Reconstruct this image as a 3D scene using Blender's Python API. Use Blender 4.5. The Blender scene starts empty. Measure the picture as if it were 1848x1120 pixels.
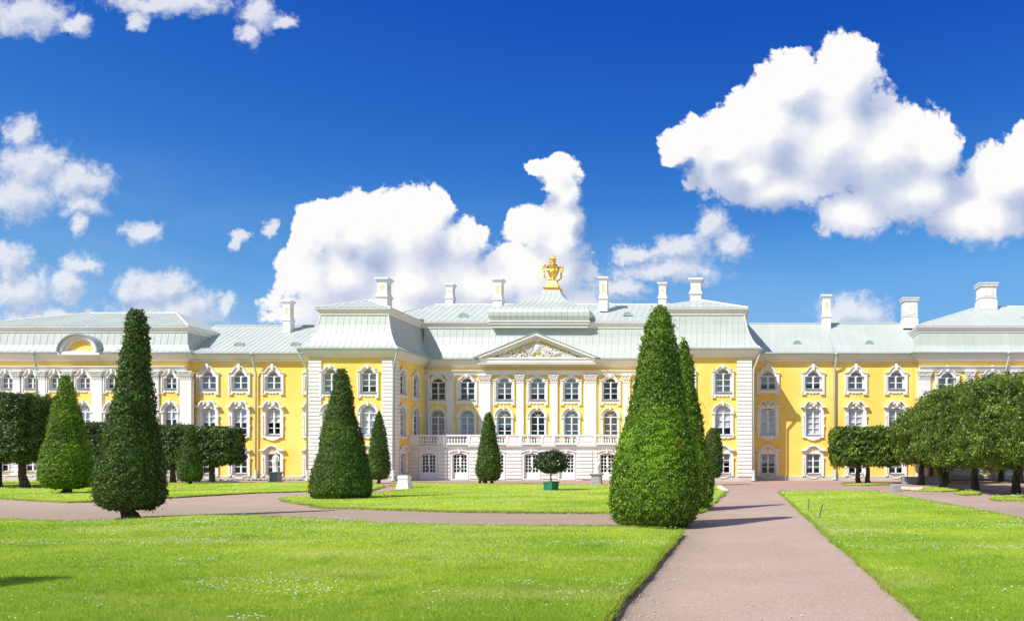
import bpy, bmesh, math, random
import numpy as np
from mathutils import Vector, Matrix
from mathutils.geometry import tessellate_polygon

rng = np.random.default_rng(7)
random.seed(7)
SC = bpy.context.scene
COL = SC.collection

# ------------------------------------------------------------------ camera
F = 1500.0            # focal length in pixels of the 1848 px wide photograph
CX, CY = 1345.0, 830.0  # its vanishing point and horizon
EYE = 1.7
cam_d = bpy.data.cameras.new('camera')
cam = bpy.data.objects.new('camera', cam_d)
COL.objects.link(cam)
cam.location = (0, 0, EYE)
cam.rotation_euler = (math.radians(90), 0, 0)
cam_d.sensor_width = 36.0
cam_d.lens = F / 1848.0 * 36.0
cam_d.shift_x = (924.0 - CX) / 1848.0
cam_d.shift_y = (CY - 560.0) / 1848.0
cam_d.clip_start = 0.05
cam_d.clip_end = 5000
SC.camera = cam

# ------------------------------------------------------------------ sun
SUN_AZ = math.radians(43.0)     # to the left of straight behind the camera
SUN_EL = math.radians(48.0)
to_sun = Vector((-math.sin(SUN_AZ) * math.cos(SUN_EL), -math.cos(SUN_AZ) * math.cos(SUN_EL), math.sin(SUN_EL)))
sun_d = bpy.data.lights.new('sun', 'SUN')
sun_d.energy = 4.35
sun_d.angle = math.radians(0.53)
sun_d.color = (1.0, 0.955, 0.88)
sun = bpy.data.objects.new('sun', sun_d)
COL.objects.link(sun)
sun.rotation_euler = to_sun.to_track_quat('Z', 'Y').to_euler()
sun.location = to_sun * 100

# ------------------------------------------------------------------ exposure
SC.view_settings.view_transform = 'Standard'
SC.view_settings.look = 'None'
SC.view_settings.exposure = 0.47
SC.view_settings.gamma = 1.0
SC.view_settings.use_curve_mapping = False
SC.cycles.max_bounces = 6
SC.cycles.diffuse_bounces = 4
SC.cycles.glossy_bounces = 3
SC.cycles.transparent_max_bounces = 8
SC.cycles.use_denoising = True
SC.cycles.caustics_reflective = False
SC.cycles.caustics_refractive = False

# ------------------------------------------------------------------ sky with clouds
W = bpy.data.worlds.new('World')
SC.world = W
W.use_nodes = True
wt = W.node_tree
wt.nodes.clear()
W.cycles.sampling_method = 'MANUAL'
W.cycles.sample_map_resolution = 512

class NT:
    """small wrapper for building node trees"""
    def __init__(self, tree): self.t = tree
    def n(self, kind, **kw):
        nd = self.t.nodes.new(kind)
        for k, v in kw.items(): setattr(nd, k, v)
        return nd
    def put(self, sock, v):
        if v is None: return
        if isinstance(v, bpy.types.NodeSocket): self.t.links.new(v, sock)
        else: sock.default_value = v
    def m(self, op, a, b=None, c=None, clamp=False):
        nd = self.n('ShaderNodeMath', operation=op, use_clamp=clamp)
        self.put(nd.inputs[0], a); self.put(nd.inputs[1], b); self.put(nd.inputs[2], c)
        return nd.outputs[0]
    def v(self, op, a, b=None, c=None):
        nd = self.n('ShaderNodeVectorMath', operation=op)
        self.put(nd.inputs[0], a)
        if op == 'SCALE': self.put(nd.inputs['Scale'], b)
        elif b is not None: self.put(nd.inputs[1], b)
        if c is not None: self.put(nd.inputs[2], c)
        return nd.outputs['Value'] if op in ('LENGTH', 'DOT_PRODUCT', 'DISTANCE') else nd.outputs[0]
    def ss(self, x, a, b, lo=0.0, hi=1.0):
        nd = self.n('ShaderNodeMapRange', interpolation_type='SMOOTHSTEP')
        self.put(nd.inputs[0], x); self.put(nd.inputs[1], a); self.put(nd.inputs[2], b)
        self.put(nd.inputs[3], lo); self.put(nd.inputs[4], hi)
        return nd.outputs[0]
    def noise(self, vec, scale, detail=4.0, rough=0.55, dist=0.0, lac=2.0):
        nd = self.n('ShaderNodeTexNoise')
        self.put(nd.inputs['Vector'], vec); self.put(nd.inputs['Scale'], scale)
        self.put(nd.inputs['Detail'], detail); self.put(nd.inputs['Roughness'], rough)
        self.put(nd.inputs['Distortion'], dist); self.put(nd.inputs['Lacunarity'], lac)
        return nd
    def mix(self, fac, a, b, blend='MIX'):
        nd = self.n('ShaderNodeMix', data_type='RGBA', blend_type=blend)
        self.put(nd.inputs[0], fac); self.put(nd.inputs[6], a); self.put(nd.inputs[7], b)
        return nd.outputs[2]
    def ramp(self, fac, stops):
        nd = self.n('ShaderNodeValToRGB')
        e = nd.color_ramp.elements
        while len(e) > 1: e.remove(e[0])
        e[0].position = stops[0][0]; e[0].color = (*stops[0][1], 1)
        for p, c in stops[1:]:
            q = e.new(p); q.color = (*c, 1)
        self.put(nd.inputs[0], fac)
        return nd.outputs[0]

# cloud puffs: x, y, half width, half height in degrees-like units (100 px of the photograph each)
DENSE = [
 # big cloud on the right
 (1222,268,36,38),(1262,250,44,44),(1300,280,70,80),(1380,240,95,105),(1432,155,68,66),(1532,140,64,88),(1500,250,130,125),
 (1590,275,120,105),(1685,275,58,66),(1650,350,110,62),(1535,388,72,50),(1350,318,110,55),(1815,325,85,72),
 (1770,395,120,52),(1880,255,60,40),(1400,340,130,42),
 # cloud behind the left chimneys
 (556,430,40,62),(600,400,46,48),(650,420,75,80),(745,415,85,88),(838,435,50,50),(795,372,22,38),(605,500,115,70),
 (750,510,140,90),(690,565,220,60),(870,520,90,75),
 # cloud behind the gilded urn
 (966,303,24,20),(1008,314,44,38),(1020,352,34,42),(1028,395,34,44),(958,408,52,44),(1012,425,42,60),(985,490,95,75),(1000,560,110,60),
]
SOFT = [
 (1286,412,36,40),(1318,440,38,34),(1228,455,66,34),(1150,458,55,22),(1200,488,120,26),(1540,570,85,45),
 (1120,520,60,25),
 (432,428,22,16),(424,440,14,18),(484,420,18,16),
 (38,240,40,42),(60,300,85,50),(135,330,78,46),(40,350,75,55),(150,372,50,25),(255,415,42,27),(146,408,22,22),
 (18,470,50,42),(40,525,65,50),(145,478,46,26),(122,515,34,46),(265,525,70,36),(312,512,45,36),(310,560,120,45),
 (412,550,22,24),(90,580,110,30),
 (45,28,95,46),(130,48,40,20),(300,6,130,26),(250,34,26,20),(470,25,46,38),(448,66,26,28),(510,42,26,18),
]

def blob_group(name, blobs, k):
    g = bpy.data.node_groups.new(name, 'ShaderNodeTree')
    g.interface.new_socket('P', in_out='INPUT', socket_type='NodeSocketVector')
    g.interface.new_socket('D', in_out='OUTPUT', socket_type='NodeSocketFloat')
    T = NT(g)
    gi = T.n('NodeGroupInput'); go = T.n('NodeGroupOutput')
    p = gi.outputs[0]
    cur = None
    for (x, y, rx, ry) in blobs:
        q = T.v('MULTIPLY_ADD', p, (100.0 / rx, 100.0 / ry, 0), (-x / rx, -y / ry, 0))
        d = T.v('LENGTH', q)
        cur = d if cur is None else T.m('SMOOTH_MIN', cur, d, k)
    g.links.new(cur, go.inputs[0])
    return g

def height_group(name, blobs, k, warp):
    """cloud thickness: 1 in the middle of a puff, 0 at its rim, with billows"""
    bg = blob_group(name + ' puffs', blobs, k)
    g = bpy.data.node_groups.new(name, 'ShaderNodeTree')
    g.interface.new_socket('P', in_out='INPUT', socket_type='NodeSocketVector')
    g.interface.new_socket('H', in_out='OUTPUT', socket_type='NodeSocketFloat')
    T = NT(g)
    gi = T.n('NodeGroupInput'); go = T.n('NodeGroupOutput')
    p = gi.outputs[0]
    n1 = T.noise(p, 1.7, 11.0, 0.655)
    w1 = T.v('SUBTRACT', n1.outputs['Color'], (0.5, 0.5, 0.5))
    w1 = T.v('SCALE', w1, warp)
    pw = T.v('ADD', p, w1)
    b = T.n('ShaderNodeGroup', node_tree=bg)
    g.links.new(pw, b.inputs[0])
    base = T.m('SUBTRACT', 1.0, b.outputs[0])
    vo = T.n('ShaderNodeTexVoronoi', feature='SMOOTH_F1', voronoi_dimensions='2D')
    T.put(vo.inputs['Vector'], pw); vo.inputs['Scale'].default_value = 2.3
    vo.inputs['Detail'].default_value = 3.0; vo.inputs['Roughness'].default_value = 0.55
    vo.inputs['Smoothness'].default_value = 0.6; vo.inputs['Lacunarity'].default_value = 2.1
    bil = T.m('SUBTRACT', 0.45, vo.outputs['Distance'])
    h = T.m('MULTIPLY_ADD', bil, 0.24, T.m('ADD', base, 0.10))
    g.links.new(h, go.inputs[0])
    return g

T = NT(wt)
tc = T.n('ShaderNodeTexCoord')
sky = T.n('ShaderNodeTexSky', sky_type='NISHITA')
sky.sun_disc = False
sky.sun_elevation = SUN_EL
sky.sun_rotation = math.pi + SUN_AZ
sky.altitude = 50
sky.air_density = 1.0
sky.dust_density = 0.35
sky.ozone_density = 2.2
gen = tc.outputs['Generated']
sp = T.n('ShaderNodeSeparateXYZ'); T.put(sp.inputs[0], gen)
x, y, z = sp.outputs
ysafe = T.m('MAXIMUM', y, 0.12)
u = T.m('MULTIPLY_ADD', T.m('DIVIDE', x, ysafe), F / 100.0, CX / 100.0)
v = T.m('MULTIPLY_ADD', T.m('DIVIDE', z, ysafe), -F / 100.0, CY / 100.0)
cb = T.n('ShaderNodeCombineXYZ'); T.put(cb.inputs[0], u); T.put(cb.inputs[1], v)
P = cb.outputs[0]
hg = height_group('cloud height', DENSE, 0.42, 0.48)
sg = height_group('thin cloud height', SOFT, 0.25, 0.75)
def H(g, p):
    n = T.n('ShaderNodeGroup', node_tree=g); wt.links.new(p, n.inputs[0]); return n.outputs[0]
h0 = H(hg, P)
h1 = H(hg, T.v('ADD', P, (-0.13, -0.22, 0.0)))
s0 = H(sg, P)
s1 = H(sg, T.v('ADD', P, (-0.12, -0.18, 0.0)))
# softness grows towards the lower side of a cloud
low = T.ss(T.m('SUBTRACT', h1, h0), -0.15, 0.28)
fine = T.m('SUBTRACT', T.noise(P, 5.5, 9.0, 0.68, 0.6).outputs[0], 0.5)
ha = T.m('MULTIPLY_ADD', fine, T.m('MULTIPLY_ADD', low, 0.35, 0.30), T.m('ADD', h0, 0.03))
a_d = T.ss(ha, 0.0, T.m('MULTIPLY_ADD', low, 0.30, 0.13))
a_s = T.m('MULTIPLY', T.ss(T.m('MULTIPLY_ADD', fine, 0.9, s0), -0.10, 0.62), 0.84)
lit_d = T.m('SUBTRACT', h0, h1)
big = T.noise(P, 0.55, 3.0, 0.5).outputs[0]
def D(g, p):
    n = T.n('ShaderNodeGroup', node_tree=g); wt.links.new(p, n.inputs[0]); return n.outputs[0]
pg = bpy.data.node_groups['cloud height puffs']
Pn = T.v('ADD', P, T.v('SCALE', T.v('SUBTRACT', T.noise(P, 0.9, 3.0, 0.5).outputs['Color'], (0.5, 0.5, 0.5)), 0.5))
slope_big = T.m('SUBTRACT', D(pg, T.v('ADD', Pn, (-0.35, -0.62, 0.0))), D(pg, Pn))
shade = T.m('MULTIPLY_ADD', T.m('MINIMUM', slope_big, 0.40), 0.85, T.m('MULTIPLY_ADD', lit_d, 0.55, 0.68))
shade = T.m('ADD', shade, T.m('MULTIPLY_ADD', big, 0.12, -0.06), clamp=True)
lit_s = T.m('MULTIPLY_ADD', T.m('SUBTRACT', s0, s1), 0.9, 0.72, clamp=True)
cl_d = T.ramp(shade, [(0.0, (0.40, 0.49, 0.72)), (0.30, (0.53, 0.60, 0.79)), (0.55, (0.68, 0.73, 0.87)), (0.78, (0.85, 0.87, 0.94)), (1.0, (1.02, 1.01, 1.0))])
cl_s = T.ramp(lit_s, [(0.0, (0.40, 0.50, 0.72)), (0.6, (0.62, 0.69, 0.84)), (1.0, (0.92, 0.93, 0.97))])
front = T.ss(y, 0.12, 0.25)
# thin high veil that thickens towards the horizon and the sun's side
vn = T.noise(T.v('MULTIPLY', gen, (1.0, 1.0, 2.6)), 3.2, 7.0, 0.6).outputs[0]
a_v = T.m('MULTIPLY', T.m('MULTIPLY', T.ss(vn, 0.36, 0.74), T.ss(z, 0.33, 0.02)), T.ss(x, 0.35, -0.7, 0.2, 1.0))
a_d = T.m('MULTIPLY', a_d, front)
a_s = T.m('MULTIPLY', a_s, front)
# unseen clouds overhead and behind; cover and whiteness raised to fill the shade
zs = T.m('ADD', T.m('MAXIMUM', z, 0.0), 0.25)
dome = T.v('DIVIDE', gen, None)
dn = dome.node; T.put(dn.inputs[0], gen)
cz = T.n('ShaderNodeCombineXYZ'); [T.put(cz.inputs[i], zs) for i in range(3)]
T.put(dn.inputs[1], cz.outputs[0])
nb = T.noise(dome, 1.6, 7.0, 0.58).outputs[0]
outside = T.m('MAXIMUM', T.m('SUBTRACT', 1.0, front), T.m('MAXIMUM', T.ss(v, -0.8, -2.6), T.m('MAXIMUM', T.ss(u, -1.0, -4.0), T.ss(u, 20.0, 24.0))))
a_b = T.m('MULTIPLY', T.ss(nb, 0.46, 0.57), outside)
a_b = T.m('MULTIPLY', a_b, T.ss(z, 0.0, 0.1))
CLOUD_LEVEL = 9.3     # brightness of sunlit cloud against the raw sky values (strength 0.1 follows)
# deep blue of the photograph: more contrast and saturation than the bare model
sc_ = T.n('ShaderNodeSeparateColor'); T.put(sc_.inputs[0], sky.outputs[0])
r_ = T.m('MULTIPLY', T.m('POWER', T.m('SMOOTH_MIN', T.m('MULTIPLY', sc_.outputs[0], 0.18), 0.455, 0.14), 3.4), 25.0)
g_ = T.m('MULTIPLY', T.m('POWER', T.m('SMOOTH_MIN', T.m('MULTIPLY', sc_.outputs[1], 0.18), 0.69, 0.2), 2.1), 9.2)
b_ = T.m('MULTIPLY', T.m('POWER', T.m('SMOOTH_MIN', T.m('MULTIPLY', sc_.outputs[2], 0.18), 1.06, 0.2), 0.9), 7.6)
cc = T.n('ShaderNodeCombineColor'); T.put(cc.inputs[0], r_); T.put(cc.inputs[1], g_); T.put(cc.inputs[2], b_)
col = cc.outputs[0]
lvl = T.n('ShaderNodeVectorMath', operation='SCALE')
def scaled(c): return T.v('SCALE', c, CLOUD_LEVEL)
col = T.mix(a_b, col, (CLOUD_LEVEL*.97, CLOUD_LEVEL*.95, CLOUD_LEVEL*.93, 1))
col = T.mix(T.m('MULTIPLY', a_v, 0.55), col, (CLOUD_LEVEL*.66, CLOUD_LEVEL*.76, CLOUD_LEVEL*.90, 1))
col = T.mix(a_s, col, scaled(cl_s))
col = T.mix(a_d, col, scaled(cl_d))
bg = T.n('ShaderNodeBackground'); T.put(bg.inputs[0], col); bg.inputs[1].default_value = 0.075
out = T.n('ShaderNodeOutputWorld'); wt.links.new(bg.outputs[0], out.inputs[0])
wt.nodes.remove(lvl)

# ------------------------------------------------------------------ helpers
def PX(px, Y): return (px - CX) / F * Y
def PZ(py, Y): return EYE + (CY - py) / F * Y
def GY(py): return EYE * F / (py - CY)
def G(px, py):
    Y = GY(py); return (PX(px, Y), Y)

WL = {}
def link(o, parent=None, w=(0, 0, 0)):
    COL.objects.link(o)
    w = Vector(w)
    if parent is not None:
        o.parent = parent
        o.location = w - WL.get(parent.name, Vector())
    else:
        o.location = w
    WL[o.name] = w
    return o
def tag(o, label=None, cat=None, group=None, kind=None):
    if label: o['label'] = label
    if cat: o['category'] = cat
    if group: o['group'] = group
    if kind: o['kind'] = kind
    return o
def empty(name, loc, label, cat, group=None):
    o = bpy.data.objects.new(name, None)
    o.empty_display_size = 0.3
    link(o, None, loc)
    return tag(o, label, cat, group)

class MB:
    def __init__(self): self.v = []; self.f = []; self.mi = []; self.cur = 0
    def add(self, vs, fs):
        b = len(self.v)
        self.v += [tuple(p) for p in vs]
        self.f += [tuple(b + i for i in f) for f in fs]
        self.mi += [self.cur] * len(fs)
        return self
    def box(self, x0, x1, y0, y1, z0, z1):
        if x1 < x0: x0, x1 = x1, x0
        if y1 < y0: y0, y1 = y1, y0
        if z1 < z0: z0, z1 = z1, z0
        return self.add([(x0,y0,z0),(x1,y0,z0),(x1,y1,z0),(x0,y1,z0),(x0,y0,z1),(x1,y0,z1),(x1,y1,z1),(x0,y1,z1)],
                        [(0,3,2,1),(4,5,6,7),(0,1,5,4),(1,2,6,5),(2,3,7,6),(3,0,4,7)])
    def frustum(self, cx, cy, z0, z1, a0, b0, a1, b1):
        """box with half sizes a0,b0 below and a1,b1 above"""
        return self.add([(cx-a0,cy-b0,z0),(cx+a0,cy-b0,z0),(cx+a0,cy+b0,z0),(cx-a0,cy+b0,z0),
                         (cx-a1,cy-b1,z1),(cx+a1,cy-b1,z1),(cx+a1,cy+b1,z1),(cx-a1,cy+b1,z1)],
                        [(0,3,2,1),(4,5,6,7),(0,1,5,4),(1,2,6,5),(2,3,7,6),(3,0,4,7)])
    def prism(self, poly, y0, y1):
        """polygon in x,z (counter-clockwise seen from -y) pushed from y0 (front) to y1"""
        n = len(poly)
        vs = [(x, y0, z) for x, z in poly] + [(x, y1, z) for x, z in poly]
        tri = tessellate_polygon([[Vector((x, z, 0)) for x, z in poly]])
        fs = []
        for t in tri:
            a, b, c = [poly[i] for i in t]
            if (b[0]-a[0])*(c[1]-a[1]) - (b[1]-a[1])*(c[0]-a[0]) < 0: t = t[::-1]
            fs.append(tuple(t)); fs.append(tuple(n + i for i in reversed(t)))
        fs += [(i, n + i, n + (i + 1) % n, (i + 1) % n) for i in range(n)]
        return self.add(vs, fs)
    def ribbon(self, pts, th, y0, y1):
        """band of thickness th along a polyline in x,z, pushed from y0 to y1"""
        P_ = [Vector((x, z)) for x, z in pts]
        up, dn = [], []
        for i, p in enumerate(P_):
            d = (P_[min(i+1, len(P_)-1)] - P_[max(i-1, 0)]).normalized()
            nn = Vector((-d.y, d.x)) * th / 2
            up.append(p + nn); dn.append(p - nn)
        vs = []
        for a, b in zip(up, dn):
            vs += [(a.x, y0, a.y), (b.x, y0, b.y), (b.x, y1, b.y), (a.x, y1, a.y)]
        fs = []
        for i in range(len(P_) - 1):
            k = 4 * i
            for j in range(4):
                fs.append((k + j, k + (j+1) % 4, k + 4 + (j+1) % 4, k + 4 + j))
        fs.append((3, 2, 1, 0)); k = 4 * (len(P_) - 1); fs.append((k, k+1, k+2, k+3))
        return self.add(vs, fs)
    def ring(self, outer, inner, yf, yb_out, yb_in):
        """front face between two outlines of equal length, outer edge back to yb_out, inner edge (reveal) back to yb_in"""
        n = len(outer)
        vs = [(x, yf, z) for x, z in outer] + [(x, yf, z) for x, z in inner] + [(x, yb_out, z) for x, z in outer] + [(x, yb_in, z) for x, z in inner]
        fs = []
        for i in range(n - 1):
            fs.append((i, i+1, n+i+1, n+i))
            fs.append((2*n+i, 2*n+i+1, i+1, i))
            fs.append((n+i, n+i+1, 3*n+i+1, 3*n+i))
        return self.add(vs, fs)
    def lathe(self, prof, cx=0, cy=0, seg=12, z0=0, sx=1, sy=1):
        vs = []; fs = []
        for r, z in prof:
            for k in range(seg):
                a = 2 * math.pi * k / seg
                vs.append((cx + r * math.cos(a) * sx, cy + r * math.sin(a) * sy, z0 + z))
        for i in range(len(prof) - 1):
            for k in range(seg):
                fs.append((i*seg+k, i*seg+(k+1) % seg, (i+1)*seg+(k+1) % seg, (i+1)*seg+k))
        fs.append(tuple(reversed(range(seg)))); fs.append(tuple((len(prof)-1)*seg + k for k in range(seg)))
        return self.add(vs, fs)
    def tube(self, pts, rad, seg=8):
        P_ = [Vector(p) for p in pts]
        rads = rad if isinstance(rad, (list, tuple)) else [rad] * len(P_)
        vs = []; fs = []
        ref = Vector((0.13, 0.97, 0.2)).normalized()
        for i, p in enumerate(P_):
            d = (P_[min(i+1, len(P_)-1)] - P_[max(i-1, 0)]).normalized()
            if abs(d.dot(ref)) > 0.95: rr = Vector((1, 0, 0))
            else: rr = ref
            a = d.cross(rr).normalized(); b = d.cross(a).normalized()
            for k in range(seg):
                t = 2 * math.pi * k / seg
                vs.append(p + (a * math.cos(t) + b * math.sin(t)) * rads[i])
        for i in range(len(P_) - 1):
            for k in range(seg):
                fs.append((i*seg+k, (i+1)*seg+k, (i+1)*seg+(k+1) % seg, i*seg+(k+1) % seg))
        fs.append(tuple(range(seg))); fs.append(tuple((len(P_)-1)*seg + k for k in reversed(range(seg))))
        return self.add(vs, fs)
    def ball(self, c, r, seg=8, rings=6):
        rx, ry, rz = r if isinstance(r, tuple) else (r, r, r)
        prof = []
        vs = []; fs = []
        for i in range(rings + 1):
            t = math.pi * i / rings
            for k in range(seg):
                a = 2 * math.pi * k / seg
                vs.append((c[0] + rx*math.sin(t)*math.cos(a), c[1] + ry*math.sin(t)*math.sin(a), c[2] - rz*math.cos(t)))
        for i in range(rings):
            for k in range(seg):
                fs.append((i*seg+k, i*seg+(k+1) % seg, (i+1)*seg+(k+1) % seg, (i+1)*seg+k))
        return self.add(vs, fs)
    def sweep(self, path, prof):
        """profile (outward distance, z) along an open plan path x,y; outward is to the RIGHT of the direction of travel"""
        P_ = [Vector(p) for p in path]
        n = len(P_); m = len(prof)
        vs = []
        for i, p in enumerate(P_):
            d0 = (P_[i] - P_[i-1]).normalized() if i else (P_[1] - P_[0]).normalized()
            d1 = (P_[i+1] - P_[i]).normalized() if i < n-1 else d0
            n0 = Vector((d0.y, -d0.x)); n1 = Vector((d1.y, -d1.x))
            mm = (n0 + n1).normalized(); mm = mm / max(0.2, mm.dot(n0))
            for o, z in prof: vs.append((p.x + mm.x*o, p.y + mm.y*o, z))
        fs = []
        for i in range(n-1):
            for j in range(m):
                fs.append((i*m+j, (i+1)*m+j, (i+1)*m+(j+1) % m, i*m+(j+1) % m))
        fs.append(tuple(reversed(range(m)))); fs.append(tuple((n-1)*m+k for k in range(m)))
        return self.add(vs, fs)
    def mesh(self, name, mats, smooth=False, org=(0, 0, 0)):
        me = bpy.data.meshes.new(name)
        ox, oy, oz = org
        me.from_pydata([(a-ox, b-oy, c-oz) for a, b, c in self.v], [], self.f)
        for m_ in (mats if isinstance(mats, (list, tuple)) else [mats]): me.materials.append(m_)
        if isinstance(mats, (list, tuple)): me.polygons.foreach_set('material_index', self.mi)
        if smooth:
            me.polygons.foreach_set('use_smooth', [True]*len(me.polygons))
        me.update()
        bm = bmesh.new(); bm.from_mesh(me); bmesh.ops.recalc_face_normals(bm, faces=bm.faces); bm.to_mesh(me); bm.free()
        return me
    def build(self, name, mats, parent=None, smooth=False, local=False, kind=None):
        """world-space geometry unless local; the origin goes to the bottom centre"""
        a = np.array(self.v)
        if local: org = (0, 0, 0)
        else:
            lo, hi = a.min(0), a.max(0); org = ((lo[0]+hi[0])/2, (lo[1]+hi[1])/2, lo[2])
        me = self.mesh(name, mats, smooth, org)
        o = bpy.data.objects.new(name, me)
        if local:
            COL.objects.link(o); o.parent = parent; WL[o.name] = WL.get(parent.name, Vector()) if parent else Vector()
        else: link(o, parent, org)
        if kind: o['kind'] = kind
        return o

def children(o): return [c for c in bpy.data.objects if c.parent == o]
def copy_tree(o, parent=None, kids=None):
    kids = kids or {}
    c = o.copy(); COL.objects.link(c); c.parent = parent
    for ch in kids.get(o, []): copy_tree(ch, c, kids)
    return c
def kid_map():
    d = {}
    for o in bpy.data.objects:
        if o.parent: d.setdefault(o.parent, []).append(o)
    return d

# ------------------------------------------------------------------ materials
def mat(name, col, rough=0.8, spec=0.3, metal=0.0, build=None, bump=None):
    m_ = bpy.data.materials.new(name); m_.use_nodes = True
    t = NT(m_.node_tree); m_.node_tree.nodes.clear()
    b = t.n('ShaderNodeBsdfPrincipled'); o = t.n('ShaderNodeOutputMaterial')
    m_.node_tree.links.new(b.outputs[0], o.inputs[0])
    b.inputs['Base Color'].default_value = (*col, 1); b.inputs['Roughness'].default_value = rough
    b.inputs['Specular IOR Level'].default_value = spec; b.inputs['Metallic'].default_value = metal
    if build: build(t, b)
    return m_
def pos(t): return t.n('ShaderNodeNewGeometry').outputs['Position']
def weathered(c1, c2, c3, s1=0.35, s2=3.0, bump=0.15, streak=True, obj_rand=0.0):
    """plaster-like: broad patches, fine mottling, faint vertical rain streaks"""
    def f(t, b):
        p = pos(t)
        n1 = t.noise(p, s1, 5, 0.6).outputs[0]
        n2 = t.noise(p, s2, 6, 0.65).outputs[0]
        col_ = t.mix(t.ss(n1, 0.35, 0.68), (*c1, 1), (*c2, 1))
        col_ = t.mix(t.m('MULTIPLY', t.ss(n2, 0.52, 0.75), 0.5), col_, (*c3, 1))
        if streak:
            q = t.v('MULTIPLY', p, (2.6, 2.6, 0.16))
            n3 = t.noise(q, 1.3, 4, 0.6).outputs[0]
            col_ = t.mix(t.m('MULTIPLY', t.ss(n3, 0.56, 0.75), 0.4), col_, (*c3, 1))
        if obj_rand:
            r = t.n('ShaderNodeObjectInfo').outputs['Random']
            col_ = t.mix(t.m('MULTIPLY', r, obj_rand), col_, (*c3, 1))
        t.put(b.inputs['Base Color'], col_)
        bp = t.n('ShaderNodeBump'); bp.inputs['Strength'].default_value = bump; bp.inputs['Distance'].default_value = 0.02
        t.put(bp.inputs['Height'], t.noise(p, 14, 5, 0.6).outputs[0]); t.put(b.inputs['Normal'], bp.outputs[0])
    return f

M = {}
M['yellow'] = mat('yellow plaster', (0.9, 0.6, 0.13), 0.9, 0.15, build=weathered((0.90, 0.59, 0.115), (0.93, 0.69, 0.20), (0.80, 0.62, 0.30), s1=0.28, bump=0.3))
M['peach'] = mat('peach plaster', (0.8, 0.55, 0.3), 0.9, 0.15, build=weathered((0.80, 0.55, 0.33), (0.84, 0.62, 0.40), (0.74, 0.55, 0.40)))
M['white'] = mat('white stucco', (0.82, 0.81, 0.79), 0.85, 0.2, build=weathered((0.76, 0.735, 0.715), (0.81, 0.79, 0.77), (0.65, 0.62, 0.59), s2=5, bump=0.3))
M['oldwhite'] = mat('weathered whitewash', (0.75, 0.74, 0.72), 0.9, 0.15, build=weathered((0.62, 0.62, 0.61), (0.72, 0.72, 0.71), (0.36, 0.34, 0.33), s1=1.2, s2=6, bump=0.6))
M['plinth'] = mat('limestone plinth', (0.5, 0.46, 0.4), 0.9, 0.15, build=weathered((0.50, 0.47, 0.40), (0.60, 0.56, 0.49), (0.36, 0.33, 0.30), s1=0.8, s2=5, bump=0.5))
M['stone'] = mat('grey granite', (0.42, 0.42, 0.41), 0.85, 0.2, build=weathered((0.30, 0.30, 0.30), (0.40, 0.40, 0.39), (0.19, 0.19, 0.19), s1=1.5, s2=9, bump=0.5))
M['marble'] = mat('white marble', (0.78, 0.78, 0.74), 0.55, 0.4, build=weathered((0.76, 0.77, 0.72), (0.84, 0.84, 0.81), (0.52, 0.55, 0.50), s1=2, s2=9))
M['roof'] = mat('pale green painted roof metal', (0.66, 0.76, 0.74), 0.42, 0.45,
                build=weathered((0.425, 0.475, 0.435), (0.47, 0.515, 0.472), (0.37, 0.42, 0.39), s1=0.5, s2=2.2, bump=0.2, obj_rand=0.35))
M['pipe'] = mat('pale green painted drainpipe', (0.60, 0.71, 0.70), 0.5, 0.4, build=weathered((0.42, 0.52, 0.51), (0.50, 0.60, 0.59), (0.33, 0.40, 0.40), s2=7, streak=False))
M['edge'] = mat('grey roof edge metal', (0.30, 0.36, 0.37), 0.5, 0.4)
M['sash'] = mat('white window paint', (0.82, 0.82, 0.82), 0.5, 0.4)
M['room'] = mat('dark room', (0.035, 0.03, 0.03), 0.9, 0.1)
M['dark'] = mat('dark iron', (0.03, 0.03, 0.03), 0.6, 0.3)
def cloth(c, c2):
    def f(t, b):
        p = pos(t); w = t.n('ShaderNodeTexWave'); w.inputs['Scale'].default_value = 3.4; w.inputs['Distortion'].default_value = 2.5
        t.put(w.inputs['Vector'], p)
        n = t.noise(p, 1.7, 3).outputs[0]
        c_ = t.mix(t.m('MULTIPLY', w.outputs[1], 0.4), (*c, 1), (*c2, 1))
        t.put(b.inputs['Base Color'], t.mix(t.ss(n, .4, .65), c_, (*c2, 1)))
    return f
M['cloth_white'] = mat('white net curtain', (0.6, 0.6, 0.62), 0.95, 0.1, build=cloth((0.92, 0.92, 0.94), (0.62, 0.63, 0.67)))
M['cloth_grey'] = mat('grey blind', (0.4, 0.4, 0.42), 0.95, 0.1, build=cloth((0.80, 0.80, 0.83), (0.52, 0.53, 0.58)))
M['cloth_blue'] = mat('blue green blind', (0.3, 0.4, 0.43), 0.95, 0.1, build=cloth((0.72, 0.88, 0.90), (0.52, 0.70, 0.76)))
M['cloth_gold'] = mat('golden blind', (0.6, 0.42, 0.22), 0.95, 0.1, build=cloth((0.95, 0.68, 0.36), (0.75, 0.50, 0.24)))
M['cloth_taupe'] = mat('brown grey blind', (0.2, 0.18, 0.18), 0.95, 0.1, build=cloth((0.22, 0.20, 0.20), (0.13, 0.12, 0.13)))
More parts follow.
